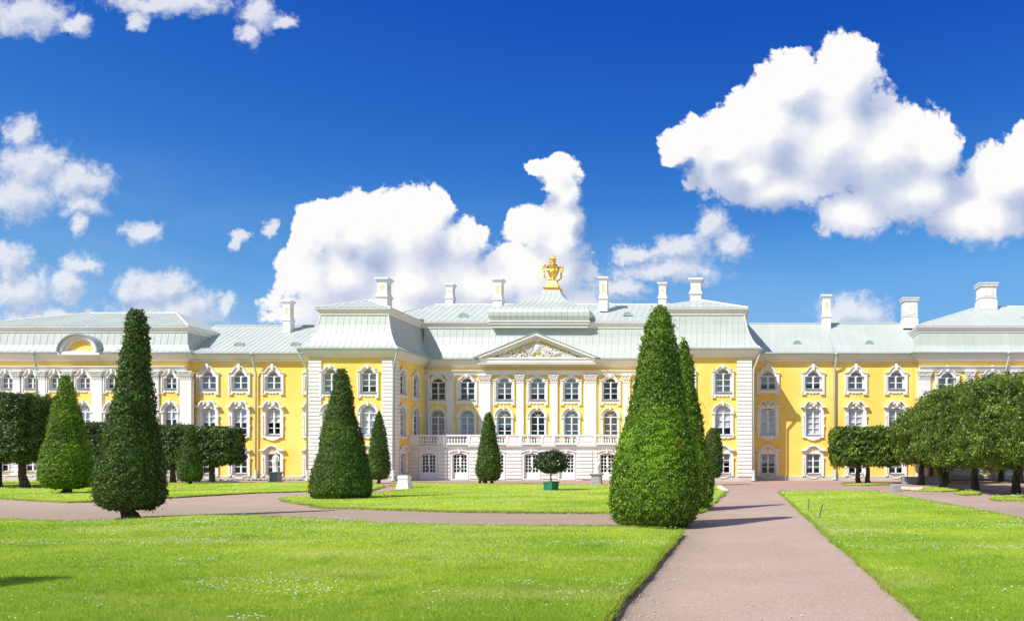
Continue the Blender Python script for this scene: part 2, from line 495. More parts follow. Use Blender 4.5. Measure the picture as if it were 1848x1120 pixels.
def glass_mat():
    m_ = bpy.data.materials.new('window glass'); m_.use_nodes = True
    t = NT(m_.node_tree); m_.node_tree.nodes.clear()
    tr = t.n('ShaderNodeBsdfTransparent'); tr.inputs[0].default_value = (0.94, 0.96, 0.97, 1)
    gl = t.n('ShaderNodeBsdfGlossy'); gl.inputs['Roughness'].default_value = 0.04
    bp = t.n('ShaderNodeBump'); bp.inputs['Strength'].default_value = 0.12; bp.inputs['Distance'].default_value = 0.05
    t.put(bp.inputs['Height'], t.noise(pos(t), 1.4, 2).outputs[0]); t.put(gl.inputs['Normal'], bp.outputs[0])
    fr = t.n('ShaderNodeFresnel'); fr.inputs[0].default_value = 1.6
    mx = t.n('ShaderNodeMixShader'); t.put(mx.inputs[0], t.m('MULTIPLY_ADD', fr.outputs[0], 1.1, 0.02, clamp=True))
    t.put(mx.inputs[1], tr.outputs[0]); t.put(mx.inputs[2], gl.outputs[0])
    o = t.n('ShaderNodeOutputMaterial'); t.put(o.inputs[0], mx.outputs[0])
    return m_
M['glass'] = glass_mat()
def gold(t, b):
    n = t.noise(pos(t), 5, 4).outputs[0]
    t.put(b.inputs['Base Color'], t.mix(t.ss(n, .35, .7), (1.0, 0.62, 0.09, 1), (0.95, 0.72, 0.22, 1)))
M['gold'] = mat('gilding', (1.0, 0.66, 0.12), 0.3, 0.5, 1.0, build=gold)
def bark(t, b):
    p = pos(t); q = t.v('MULTIPLY', p, (1, 1, 0.25))
    n = t.noise(q, 16, 6, 0.65).outputs[0]
    t.put(b.inputs['Base Color'], t.mix(t.ss(n, 0.35, 0.7), (0.045, 0.035, 0.028, 1), (0.15, 0.125, 0.10, 1)))
    bp = t.n('ShaderNodeBump'); bp.inputs['Strength'].default_value = 0.8; bp.inputs['Distance'].default_value = 0.03
    t.put(bp.inputs['Height'], n); t.put(b.inputs['Normal'], bp.outputs[0])
M['bark'] = mat('bark', (0.08, 0.065, 0.05), 0.95, 0.1, build=bark)
def leafy(name, dark, mid, light, brown=None, trans=0.3, patch=1.1, rough=0.5, low_bright=0.0):
    m_ = bpy.data.materials.new(name); m_.use_nodes = True
    t = NT(m_.node_tree); m_.node_tree.nodes.clear()
    g = t.n('ShaderNodeNewGeometry')
    r = g.outputs['Random Per Island']; p = g.outputs['Position']
    c = t.mix(t.ss(r, 0.0, 0.6), (*dark, 1), (*mid, 1))
    c = t.mix(t.ss(r, 0.72, 1.0), c, (*light, 1))
    n = t.noise(p, patch, 4, 0.6).outputs[0]
    c = t.mix(t.m('MULTIPLY', t.ss(n, 0.5, 0.7), 0.55), c, (*light, 1))
    c = t.mix(t.m('MULTIPLY', t.ss(n, 0.5, 0.32), 0.5), c, (*dark, 1))
    if low_bright:      # sprays turn brighter towards the foot of the plant
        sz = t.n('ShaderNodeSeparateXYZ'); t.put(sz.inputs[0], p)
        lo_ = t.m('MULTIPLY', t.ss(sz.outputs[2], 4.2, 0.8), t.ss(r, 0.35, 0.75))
        c = t.mix(t.m('MULTIPLY', lo_, low_bright), c, (*light, 1))
    if brown:
        n2 = t.noise(p, 3.1, 3, 0.6).outputs[0]
        c = t.mix(t.m('MULTIPLY', t.ss(n2, 0.665, 0.75), 0.8), c, (*brown, 1))
    b = t.n('ShaderNodeBsdfPrincipled'); t.put(b.inputs['Base Color'], c); b.inputs['Roughness'].default_value = rough
    b.inputs['Specular IOR Level'].default_value = 0.35
    tl = t.n('ShaderNodeBsdfTranslucent'); t.put(tl.inputs[0], t.mix(0.5, c, (*light, 1)))
    mx = t.n('ShaderNodeMixShader'); mx.inputs[0].default_value = trans
    t.put(mx.inputs[1], b.outputs[0]); t.put(mx.inputs[2], tl.outputs[0])
    o = t.n('ShaderNodeOutputMaterial'); t.put(o.inputs[0], mx.outputs[0])
    return m_
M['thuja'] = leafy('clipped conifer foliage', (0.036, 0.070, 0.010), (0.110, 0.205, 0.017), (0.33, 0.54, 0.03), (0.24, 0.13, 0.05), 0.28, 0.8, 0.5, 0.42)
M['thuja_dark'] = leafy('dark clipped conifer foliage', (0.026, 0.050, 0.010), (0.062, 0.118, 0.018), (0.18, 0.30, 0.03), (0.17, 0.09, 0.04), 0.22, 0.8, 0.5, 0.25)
M['linden'] = leafy('linden leaves', (0.028, 0.055, 0.012), (0.085, 0.155, 0.022), (0.40, 0.52, 0.08), (0.20, 0.16, 0.04), 0.28, 0.9, 0.34)
M['linden_dark'] = leafy('dark linden leaves', (0.020, 0.042, 0.012), (0.052, 0.098, 0.018), (0.20, 0.29, 0.05), (0.16, 0.12, 0.03), 0.22, 0.9, 0.4)
M['laurel'] = leafy('laurel leaves', (0.018, 0.040, 0.014), (0.035, 0.070, 0.020), (0.085, 0.13, 0.035), None, 0.12, 3.0, 0.3)

def grass_color(t, rand=None):
    p = pos(t)
    n1 = t.noise(p, 0.22, 4, 0.55).outputs[0]
    n2 = t.noise(p, 1.3, 5, 0.6).outputs[0]
    q = t.v('MULTIPLY', p, (0.5, 1.4, 1))
    n4 = t.noise(q, 0.5, 3, 0.5).outputs[0]
    c = t.mix(t.ss(n1, 0.36, 0.64), (0.27, 0.42, 0.030, 1), (0.43, 0.55, 0.055, 1))
    c = t.mix(t.m('MULTIPLY', t.ss(n2, 0.5, 0.72), 0.6), c, (0.15, 0.31, 0.022, 1))
    c = t.mix(t.m('MULTIPLY', t.ss(n4, 0.50, 0.68), 0.7), c, (0.47, 0.53, 0.13, 1))
    if rand is not None:
        c = t.mix(t.m('MULTIPLY', t.ss(rand, 0.6, 1.0), 0.5), c, (0.46, 0.58, 0.12, 1))
        c = t.mix(t.m('MULTIPLY', t.ss(rand, 0.4, 0.0), 0.6), c, (0.10, 0.22, 0.016, 1))
    return c
def lawn_b(t, b):
    c = grass_color(t)
    p = pos(t)
    n = t.noise(p, 26, 5, 0.7).outputs[0]
    n5 = t.noise(t.v('MULTIPLY', p, (1.0, 0.35, 1.0)), 7, 4, 0.7).outputs[0]
    c = t.mix(t.m('MULTIPLY', t.ss(n, 0.50, 0.72), 0.55), c, (0.09, 0.19, 0.014, 1))
    c = t.mix(t.m('MULTIPLY', t.ss(n5, 0.52, 0.72), 0.35), c, (0.42, 0.55, 0.08, 1))
    t.put(b.inputs['Base Color'], c)
    bp = t.n('ShaderNodeBump'); bp.inputs['Strength'].default_value = 0.9; bp.inputs['Distance'].default_value = 0.05
    t.put(bp.inputs['Height'], t.m('ADD', n, n5)); t.put(b.inputs['Normal'], bp.outputs[0])
M['lawn'] = mat('mown lawn', (0.13, 0.25, 0.02), 0.95, 0.05, build=lawn_b)
def soil_b(t, b):
    n = t.noise(pos(t), 9, 5).outputs[0]
    t.put(b.inputs['Base Color'], t.mix(t.ss(n, .35, .7), (0.13, 0.11, 0.05, 1), (0.24, 0.29, 0.06, 1)))
M['soil'] = mat('turf edge soil', (0.1, 0.08, 0.05), 1.0, 0.05, build=soil_b)
def blade_mat():
    m_ = bpy.data.materials.new('grass blades'); m_.use_nodes = True
    t = NT(m_.node_tree); m_.node_tree.nodes.clear()
    r = t.n('ShaderNodeNewGeometry').outputs['Random Per Island']
    c = grass_color(t, r)
    b = t.n('ShaderNodeBsdfPrincipled'); t.put(b.inputs['Base Color'], c); b.inputs['Roughness'].default_value = 0.6
    b.inputs['Specular IOR Level'].default_value = 0.2
    tl = t.n('ShaderNodeBsdfTranslucent'); t.put(tl.inputs[0], c)
    mx = t.n('ShaderNodeMixShader'); mx.inputs[0].default_value = 0.4
    t.put(mx.inputs[1], b.outputs[0]); t.put(mx.inputs[2], tl.outputs[0])
    o = t.n('ShaderNodeOutputMaterial'); t.put(o.inputs[0], mx.outputs[0])
    return m_
M['blades'] = blade_mat()
def gravel_b(t, b):
    p = pos(t)
    n1 = t.noise(p, 0.35, 5, 0.6).outputs[0]
    n2 = t.noise(p, 2.3, 6, 0.65).outputs[0]
    vo = t.n('ShaderNodeTexVoronoi'); t.put(vo.inputs['Vector'], p); vo.inputs['Scale'].default_value = 55
    sv = t.n('ShaderNodeSeparateColor'); t.put(sv.inputs[0], vo.outputs['Color'])
    c = t.mix(t.ss(n1, 0.35, 0.66), (0.36, 0.262, 0.215, 1), (0.405, 0.305, 0.255, 1))
    c = t.mix(t.m('MULTIPLY', t.ss(n2, 0.55, 0.75), 0.5), c, (0.36, 0.27, 0.215, 1))
    c = t.mix(t.m('MULTIPLY', t.ss(sv.outputs[0], 0.6, 1.0), 0.4), c, (0.60, 0.50, 0.44, 1))
    c = t.mix(t.m('MULTIPLY', t.ss(sv.outputs[1], 0.7, 1.0), 0.45), c, (0.24, 0.16, 0.14, 1))
    # trodden earth and leaf litter along the lawn edges of the wide path, and faint wheel tracks
    sx = t.n('ShaderNodeSeparateXYZ'); t.put(sx.inputs[0], p)
    wob = t.noise(p, 0.9, 4, 0.6).outputs[0]
    xw = t.m('MULTIPLY_ADD', wob, 0.9, t.m('SUBTRACT', sx.outputs[0], 0.45))
    e = t.m('ADD', t.ss(xw, -0.55, -1.35), t.ss(xw, 1.75, 2.4), clamp=True)
    e = t.m('MULTIPLY', e, t.ss(sx.outputs[1], 34.0, 26.0))
    c = t.mix(t.m('MULTIPLY', e, 0.55), c, (0.27, 0.215, 0.15, 1))
    far = t.ss(sx.outputs[1], 34.0, 60.0)
    c = t.mix(t.m('MULTIPLY', far, 0.5), c, (0.36, 0.225, 0.175, 1))
    tr_ = t.noise(t.v('MULTIPLY', p, (1.0, 0.10, 1.0)), 2.1, 4, 0.6).outputs[0]
    c = t.mix(t.m('MULTIPLY', t.ss(tr_, 0.52, 0.72), 0.28), c, (0.33, 0.25, 0.21, 1))
    t.put(b.inputs['Base Color'], c)
    bp = t.n('ShaderNodeBump'); bp.inputs['Strength'].default_value = 0.25; bp.inputs['Distance'].default_value = 0.012
    t.put(bp.inputs['Height'], t.m('ADD', vo.outputs[0], t.m('MULTIPLY', n2, 0.3))); t.put(b.inputs['Normal'], bp.outputs[0])
M['gravel'] = mat('pink gravel', (0.45, 0.32, 0.28), 0.95, 0.1, build=gravel_b)
M['petal'] = mat('white clover flower', (0.62, 0.62, 0.56), 0.8, 0.2)
M['pebble'] = mat('loose path stones', (0.4, 0.34, 0.3), 0.9, 0.15, build=weathered((0.34, 0.28, 0.24), (0.60, 0.53, 0.48), (0.20, 0.16, 0.13), s1=9, s2=20, streak=False))
M['petaly'] = mat('yellow flower', (0.85, 0.6, 0.02), 0.8, 0.2)
M['greenpaint'] = mat('green painted planter', (0.012, 0.17, 0.11), 0.5, 0.4, build=weathered((0.012, 0.17, 0.11), (0.02, 0.2, 0.13), (0.01, 0.10, 0.08), s1=2, s2=8))

# ================================================================== GROUND
Y1, YW, YB, Y0, YT = 67.1, 70.1, 69.6, 73.9, 70.4   # pavilion fronts, wings, end blocks, centre, terrace
def sheet(name, poly, z, m_, kind='structure', thick=None, side=None):
    pts = [Vector((x, y, 0)) for x, y in poly]
    tri = tessellate_polygon([pts])
    n = len(poly)
    vs = [(x, y, z) for x, y in poly]; fs = []
    for t in tri:
        a, b, c = [poly[i] for i in t]
        if (b[0]-a[0])*(c[1]-a[1]) - (b[1]-a[1])*(c[0]-a[0]) < 0: t = t[::-1]
        fs.append(tuple(t))
    me_m = [0]*len(fs)
    if thick:
        # sloping turf edge
        area = sum(poly[i][0]*poly[(i+1) % n][1] - poly[(i+1) % n][0]*poly[i][1] for i in range(n))
        sg = 1 if area > 0 else -1
        for i, (x, y) in enumerate(poly):
            a = Vector(poly[i-1]); c = Vector(poly[(i+1) % n]); d = (c - a).normalized()
            nn = Vector((d.y, -d.x)) * sg
            vs.append((x + nn.x*0.025, y + nn.y*0.025, z - thick))
        for i in range(n):
            j = (i+1) % n
            fs.append((i, j, n+j, n+i) if sg > 0 else (j, i, n+i, n+j)); me_m.append(1)
    me = bpy.data.meshes.new(name); me.from_pydata(vs, [], fs)
    for q in ([m_, side] if side else [m_]): me.materials.append(q)
    me.polygons.foreach_set('material_index', me_m); me.update()
    bm = bmesh.new(); bm.from_mesh(me); bmesh.ops.recalc_face_normals(bm, faces=bm.faces)
    if not thick:
        for f_ in bm.faces:
            if f_.normal.z < 0: f_.normal_flip()
    bm.to_mesh(me); bm.free()
    o = bpy.data.objects.new(name, me); link(o); o['kind'] = kind
    return o
sheet('ground', [(-900, -300), (900, -300), (900, 1500), (-900, 1500)], -0.06, M['gravel'])
sheet('gravel_path', [(-110, -30), (80, -30), (80, 76), (-110, 76)], 0.0, M['gravel'])

def wiggle(poly, amp=0.05, step=0.45, close=90):
    """resample a lawn outline and make its cut edge slightly uneven"""
    out_ = []
    n = len(poly)
    for i in range(n):
        a = Vector(poly[i]); b = Vector(poly[(i+1) % n]); L = (b-a).length
        k = max(1, min(close, int(L/step)))
        for j in range(k):
            p = a.lerp(b, j/k)
            if j: p += Vector((rng.normal()*amp, rng.normal()*amp))
            out_.append((p.x, p.y))
    return out_
LT = 0.07
def gl(pts, z=0.07):
    return [(PX(px, (EYE-z)*F/(py-CY)), (EYE-z)*F/(py-CY)) for px, py in pts]
lawnA = gl([(0, 935.5), (120, 940), (232, 936), (350, 929), (450, 929), (560, 934), (700, 943), (850, 946.5), (1000, 948), (1100, 948), (1231, 956)], 0.13) \
      + [gl([(1085, 1120)], 0.13)[0], (-1.15, 0.5), (-1.15, -12), (-60, -12), (-60, 26.5)]
lawnB = gl([(505, 900.5), (535, 906), (585, 914), (640, 915), (760, 919), (830, 921), (920, 922), (1100, 923), (1262, 922.5), (1281, 912), (1309, 888), (1305, 879), (1296, 875),
            (1190, 874.5), (1100, 874), (900, 872.3), (760, 870.8), (728, 870.5), (701, 875.5), (735, 876.6), (776, 878), (717, 884), (674, 889), (600, 891), (540, 894), (515, 897)])
lawnD = gl([(122, 904), (60, 901), (0, 897.5), (-120, 896), (-120, 872.2), (0, 872.2), (100, 872.5), (165, 871.5), (280, 870.3), (560, 869.3), (640, 870), (672, 871), (693, 876), (675, 882.5),
            (557, 885), (460, 887.5), (345, 894), (250, 899), (165, 903)])
lawnF = gl([(-120, 870.2), (-120, 867.3), (0, 867.3), (165, 867.3), (230, 868.2), (150, 870.2), (0, 870.2)])
lawnE = gl([(1405, 886.5), (1428, 884.6), (1500, 884.2), (1580, 884.6), (1600, 889.5), (1640, 896), (1700, 907), (1780, 922), (1848, 936)], 0.04) + [(9.5, 21), (12.5, 14), (14.5, 6), (15, -12), (3.6, -12), (2.62, 0.5)] + [G(1665, 1120), G(1478, 955)]
isl1 = gl([(1627, 882.5), (1640, 880), (1662, 877.2), (1700, 877.5), (1735, 881), (1728, 884), (1700, 885), (1660, 884)])
isl2 = gl([(1722, 889), (1735, 884.5), (1765, 883.5), (1772, 886.5), (1765, 890.5), (1740, 891)])
isl3 = gl([(1785, 898), (1800, 893), (1860, 891), (1950, 896), (1950, 912), (1848, 901.5), (1800, 901)])
isl4 = gl([(1520, 871.5), (1600, 871), (1615, 872.5), (1560, 874), (1525, 873.6)])
LAWNS = []; LZ = []
for nm, pl, am in (('lawn', lawnA, 0.021), ('lawn', lawnB, 0.05), ('lawn', lawnD, 0.06), ('lawn', lawnF, 0.03), ('lawn', lawnE, 0.02),
               ('lawn', isl1, 0.05), ('lawn', isl2, 0.05), ('lawn', isl3, 0.05), ('lawn', isl4, 0.05)):
    w = wiggle(pl, am); LAWNS.append(w); zl = 0.13 if am == 0.021 else 0.04 if am == 0.02 else LT; LZ.append(zl)
    sheet(nm, w, zl, M['lawn'], 'structure', zl + 0.01, M['soil'])

# ================================================================== PALACE
PAL = empty('palace', (-17.8, Y1, 0), 'long yellow baroque palace with white trim, pale green metal roofs and gilded urn', 'palace')
XPL0, XPL1 = -35.2, -28.45      # left pavilion
XPR0, XPR1 = -7.9, 0.54         # right pavilion
XBL, XBR = -46.7, 14.5          # inner corners of the end blocks
XEL, XER = -66.0, 46.0

def wall(A, B, z0, z1, holes, m_, name='wall'):
    """vertical wall from plan point A to B (outward on the right), with rectangular holes (s0,s1,z0,z1)"""
    A = Vector(A); B = Vector(B); L = (B-A).length; d = (B-A).normalized()
    ss_ = sorted({0.0, L, *[max(0, min(L, h[0])) for h in holes], *[max(0, min(L, h[1])) for h in holes]})
    zz = sorted({z0, z1, *[h[2] for h in holes], *[h[3] for h in holes]})
    mb = MB()
    for i in range(len(ss_)-1):
        for j in range(len(zz)-1):
            cs = (ss_[i]+ss_[i+1])/2; cz_ = (zz[j]+zz[j+1])/2
            if ss_[i+1]-ss_[i] < 1e-5 or zz[j+1]-zz[j] < 1e-5: continue
            if any(h[0] < cs < h[1] and h[2] < cz_ < h[3] for h in holes): continue
            p, q = A + d*ss_[i], A + d*ss_[i+1]
            mb.add([(p.x, p.y, zz[j]), (q.x, q.y, zz[j]), (q.x, q.y, zz[j+1]), (p.x, p.y, zz[j+1])], [(0, 1, 2, 3)])
    o = mb.build(name, m_, PAL)
    # sheets face outwards
    nrm = Vector((d.y, -d.x, 0))
    if o.data.polygons[0].normal.dot(nrm) < 0: o.data.flip_normals()
    return o

# ---------------------------------------------------------------- window prototypes (local: x across, -y outward, z up from the opening's foot)
CURT = ['cloth_white', 'cloth_grey', 'cloth_blue', 'cloth_gold', 'cloth_taupe']
def arc(cx, cz, r, a0, a1, n, sx=1.0):
    return [(cx + r*sx*math.cos(math.radians(a0 + (a1-a0)*i/n)), cz + r*math.sin(math.radians(a0 + (a1-a0)*i/n))) for i in range(n+1)]
DEP = 0.20
def finish_window(root, gx, gz0, gz1, poly, cols, rows, extra=None, bar=0.055, mull=0.12):
    """sash bars, glass, dark room box and a curtain in front of it"""
    y = DEP
    s = MB(); yy0, yy1 = y - 0.05, y + 0.02
    s.box(-gx-0.07, -gx, yy0, yy1, gz0-0.07, gz1); s.box(gx, gx+0.07, yy0, yy1, gz0-0.07, gz1)
    s.box(-gx, gx, yy0, yy1, gz0-0.07, gz0)
    if mull: s.box(-mull/2, mull/2, yy0-0.02, yy1, gz0, gz1)
    s.box(-gx-0.07, gx+0.07, yy0-0.021, yy1, gz1, gz1+0.08)
    for r in range(1, rows):
        zz = gz0 + (gz1-gz0)*r/rows
        s.box(-gx, -mull/2, yy0+0.003, yy1-0.003, zz-bar/2, zz+bar/2); s.box(mull/2, gx, yy0+0.003, yy1-0.003, zz-bar/2, zz+bar/2)
    per = cols//2
    for c in range(1, per):
        for sg in (-1, 1):
            xx = sg*(mull/2 + (gx-mull/2)*c/per)
            s.box(xx-bar/2, xx+bar/2, yy0+0.006, yy1-0.006, gz0, gz1)
    if extra: extra(s, yy0, yy1)
    s.build('sash', M['sash'], root, local=True)
    g = MB(); g.add([(x_, y+0.03, z_) for x_, z_ in poly], [tuple(range(len(poly)))])
    g.build('glass', M['glass'], root, local=True)
    zt = max(z_ for _, z_ in poly)
    wd = max(x_ for x_, _ in poly) + 0.1
    r_ = MB()
    r_.add([(-wd, y+.75, -.1), (wd, y+.75, -.1), (wd, y+.75, zt+.1), (-wd, y+.75, zt+.1), (-wd, y+.05, -.1), (wd, y+.05, -.1), (wd, y+.05, zt+.1), (-wd, y+.05, zt+.1)],
           [(0, 1, 2, 3), (4, 0, 3, 7), (1, 5, 6, 2), (3, 2, 6, 7), (4, 5, 1, 0)])
    r_.build('dark_room', M['room'], root, local=True)
    return zt, wd
def curtains(root, zt, wd):
    for f_ in (0.5, 0.75, 1.0):
        c = MB(); n = 10; zb = zt*(1-f_)
        top = []; bot = []
        for i in range(n+1):
            xx = -wd + 2*wd*i/n; yy = DEP + 0.065 + 0.02*math.sin(i*2.2)
            bot.append((xx, yy, zb + (0.04*math.sin(i*1.7) if f_ < 1 else 0))); top.append((xx, yy, zt+0.05))
        c.add(bot + top, [(i, i+1, n+2+i, n+1+i) for i in range(n)])
        o = c.build('curtain', M['cloth_white'], root, local=True); o['_f'] = f_

def proto_U():
    wi = 0.70; out_ = [(-0.94, -0.30), (-0.94, 1.42), (-0.62, 1.46), (-0.50, 1.60), (-0.34, 1.82), (-0.14, 1.93), (0.14, 1.93), (0.34, 1.82), (0.50, 1.60), (0.62, 1.46), (0.94, 1.42), (0.94, -0.30)]
    inn = [(-wi, 0), (-wi, 1.06), (-0.47, 1.10), (-0.42, 1.27), (-0.28, 1.44), (-0.10, 1.53), (0.10, 1.53), (0.28, 1.44), (0.42, 1.27), (0.47, 1.10), (wi, 1.06), (wi, 0)]
    mb = MB(); mb.ring(out_, inn, -0.10, 0.0, DEP)
    mb.ring([(x*1.0+0, z) for x, z in [(-0.94, -0.30), (-0.94, 1.30), (-0.80, 1.30)]], [(-0.80, -0.30), (-0.80, 1.2), (-0.80, 1.2)], -0.14, -0.10, -0.10)
    mb.box(0.80, 0.94, -0.14, -0.099, -0.30, 1.30); mb.box(-0.94, -0.80, -0.139, -0.099, -0.30, 1.30)
    mb.ribbon([(-1.0, 1.40), (-0.66, 1.42), (-0.50, 1.62), (-0.34, 1.84), (-0.13, 1.97), (0.13, 1.97), (0.34, 1.84), (0.50, 1.62), (0.66, 1.42), (1.0, 1.40)], 0.09, -0.20, -0.09)
    mb.box(-0.12, 0.12, -0.24, -0.09, 1.62, 2.10); mb.ball((0, -0.16, 2.08), (0.13, 0.09, 0.10))
    # scalloped apron under the sill
    ap = [(-0.938, 0.0), (-0.938, -0.40), (-0.60, -0.40), (-0.56, -0.30), (-0.42, -0.26), (-0.26, -0.36), (-0.13, -0.28), (0, -0.38), (0.13, -0.28), (0.26, -0.36), (0.42, -0.26), (0.56, -0.30), (0.60, -0.40), (0.938, -0.40), (0.938, 0.0)]
    mb.prism(ap, -0.085, 0.0)
    mb.box(-0.97, -0.60, -0.15, -0.08, -0.44, -0.36); mb.box(0.60, 0.97, -0.15, -0.08, -0.44, -0.36)
    mb.add([(-wi, -.1, 0), (wi, -.1, 0), (wi, DEP, 0), (-wi, DEP, 0)], [(0, 1, 2, 3)])
    o = mb.build('window', M['white'], None, local=True)
    sl = MB(); sl.box(-0.70, 0.70, -0.19, DEP-0.06, 0.003, 0.05); sl.build('sill', M['edge'], o, local=True)
    def ex(s, a, b): s.box(-0.60, 0.60, a-0.023, b+.002, 1.09, 1.16)
    lun = [(-0.54, .1), (0.54, .1), (0.54, 1.06)] + arc(0, 1.08, 0.42, 0, 180, 8) + [(-0.54, 1.06)]
    # panel of masonry that narrows the opening around the glass
    m2 = MB(); m2.ring([(-wi-.02, -.02), (-wi-.02, 1.6), (-.3, 1.6), (0, 1.6), (.3, 1.6), (wi+.02, 1.6), (wi+.02, -.02)],
                       [(-.63, 0.05), (-.63, 1.09), (-.36, 1.3), (0, 1.45), (.36, 1.3), (.63, 1.09), (.63, 0.05)], DEP-0.03, DEP-0.03, DEP+0.03)
    m2.build('reveal', M['white'], o, local=True)
    z_, w_ = finish_window(o, 0.56, 0.10, 1.06, [(-.64, 0), (.64, 0), (.64, 1.6), (-.64, 1.6)], 2, 2, ex)
    curtains(o, z_, w_)
    return o
def proto_U2():
    wi = 0.72
    out_ = [(-0.93, -0.30), (-0.93, 1.80), (-0.62, 1.83), (-0.50, 1.95), (-0.36, 2.10), (-0.14, 2.20), (0.14, 2.20), (0.36, 2.10), (0.50, 1.95), (0.62, 1.83), (0.93, 1.80), (0.93, -0.30)]
    inn = [(-wi, 0), (-wi, 1.60), (-0.45, 1.63), (-0.42, 1.74), (-0.30, 1.90), (-0.10, 1.98), (0.10, 1.98), (0.30, 1.90), (0.42, 1.74), (0.45, 1.63), (wi, 1.60), (wi, 0)]
    mb = MB(); mb.ring(out_, inn, -0.09, 0.0, DEP)
    mb.box(0.82, 0.935, -0.13, -0.085, -0.30, 1.72); mb.box(-0.935, -0.82, -0.13, -0.085, -0.30, 1.72)
    mb.ribbon([(-0.99, 1.78), (-0.66, 1.80), (-0.51, 1.95), (-0.36, 2.12), (-0.13, 2.23), (0.13, 2.23), (0.36, 2.12), (0.51, 1.95), (0.66, 1.80), (0.99, 1.78)], 0.08, -0.18, -0.08)
    mb.box(-0.12, 0.12, -0.22, -0.085, 2.02, 2.34)
    ap = [(-0.928, 0.0), (-0.928, -0.40), (-0.66, -0.40), (-0.62, -0.30), (-0.46, -0.26), (-0.30, -0.34), (-0.15, -0.26), (0, -0.36), (0.15, -0.26), (0.30, -0.34), (0.46, -0.26), (0.62, -0.30), (0.66, -0.40), (0.928, -0.40), (0.928, 0.0)]
    mb.prism(ap, -0.075, 0.0)
    mb.box(-0.96, -0.64, -0.14, -0.07, -0.44, -0.36); mb.box(0.64, 0.96, -0.14, -0.07, -0.44, -0.36)
    mb.add([(-wi, -.09, 0), (wi, -.09, 0), (wi, DEP, 0), (-wi, DEP, 0)], [(0, 1, 2, 3)])
    o = mb.build('window', M['white'], None, local=True)
    sl = MB(); sl.box(-0.76, 0.76, -0.18, DEP-0.06, 0.003, 0.05); sl.build('sill', M['edge'], o, local=True)
    def ex(s, a, b): s.box(-0.64, 0.64, a-0.023, b+.002, 1.55, 1.63)
    m2 = MB(); m2.ring([(-wi-.02, -.02), (-wi-.02, 2.05), (-.3, 2.05), (0, 2.05), (.3, 2.05), (wi+.02, 2.05), (wi+.02, -.02)],
                       [(-.66, 0.05), (-.66, 1.62), (-.36, 1.78), (0, 1.92), (.36, 1.78), (.66, 1.62), (.66, 0.05)], DEP-0.03, DEP-0.03, DEP+0.03)
    m2.build('reveal', M['white'], o, local=True)
    z_, w_ = finish_window(o, 0.59, 0.10, 1.55, [(-.67, 0), (.67, 0), (.67, 2.05), (-.67, 2.05)], 2, 3, ex, bar=0.045, mull=0.11)
    curtains(o, z_, w_)
    return o
def proto_A(H=2.0, low_apron=True):
    r, ro = 0.66, 0.90
    def ol(rr, z0):
        return [(-rr, z0), (-rr, H)] + arc(0, H, rr, 180, 0, 12)[1:-1] + [(rr, H), (rr, z0)]
    mb = MB(); mb.ring(ol(ro-0.03, 0 if not low_apron else -0.02), ol(r, 0 if not low_apron else -0.02), -0.08, 0, DEP)
    mb.ribbon([(a, b) for a, b in arc(0, H, ro-0.03, 176, 4, 14)], 0.10, -0.17, -0.07)
    for sg in (-1, 1):
        mb.box(sg*0.60, sg*0.93, -0.20, -0.05, H-0.08, H+0.03)
        mb.box(sg*0.63, sg*0.88, -0.14, -0.05, H-0.16, H-0.08)
        mb.box(sg*0.66, sg*0.83, -0.12, -0.05, 0, H-0.16)
        mb.box(sg*0.62, sg*0.90, -0.16, -0.05, -0.02, 0.10)
    mb.box(-0.09, 0.09, -0.22, -0.06, H+r-0.02, H+ro+0.10)
    if low_apron:
        mb.prism([(-0.90, 0), (-0.90, -0.16), (-0.6, -0.18), (-0.4, -0.26), (-0.2, -0.2), (0, -0.28), (0.2, -0.2), (0.4, -0.26), (0.6, -0.18), (0.90, -0.16), (0.90, 0)], -0.12, 0)
    mb.add([(-r, -.08, 0), (r, -.08, 0), (r, DEP, 0), (-r, DEP, 0)], [(0, 1, 2, 3)])
    o = mb.build('window', M['white'], None, local=True)
    sl = MB(); sl.box(-0.68, 0.68, -0.17, DEP-0.06, 0.003, 0.045); sl.build('sill', M['edge'], o, local=True)
    def ex(s, a, b):
        for d in (45, 90, 135):
            c_, s_ = math.cos(math.radians(d)), math.sin(math.radians(d))
            s.ribbon([(0.1*c_, H+0.05+0.1*s_), (0.62*c_, H+0.62*s_)], 0.045, a+.004*(d/45), b-.002*(d/45))
        s.ribbon(arc(0, H, 0.625, 180, 0, 10), 0.07, a+0.001, b+0.001)
    z_, w_ = finish_window(o, 0.58, 0.12, H-0.02, [(-.68, 0), (.68, 0), (.68, H)] + arc(0, H, 0.67, 0, 180, 10)[1:-1] + [(-.68, H)], 2, 4 if H > 2.2 else 3, ex)
    curtains(o, z_, w_)
    return o
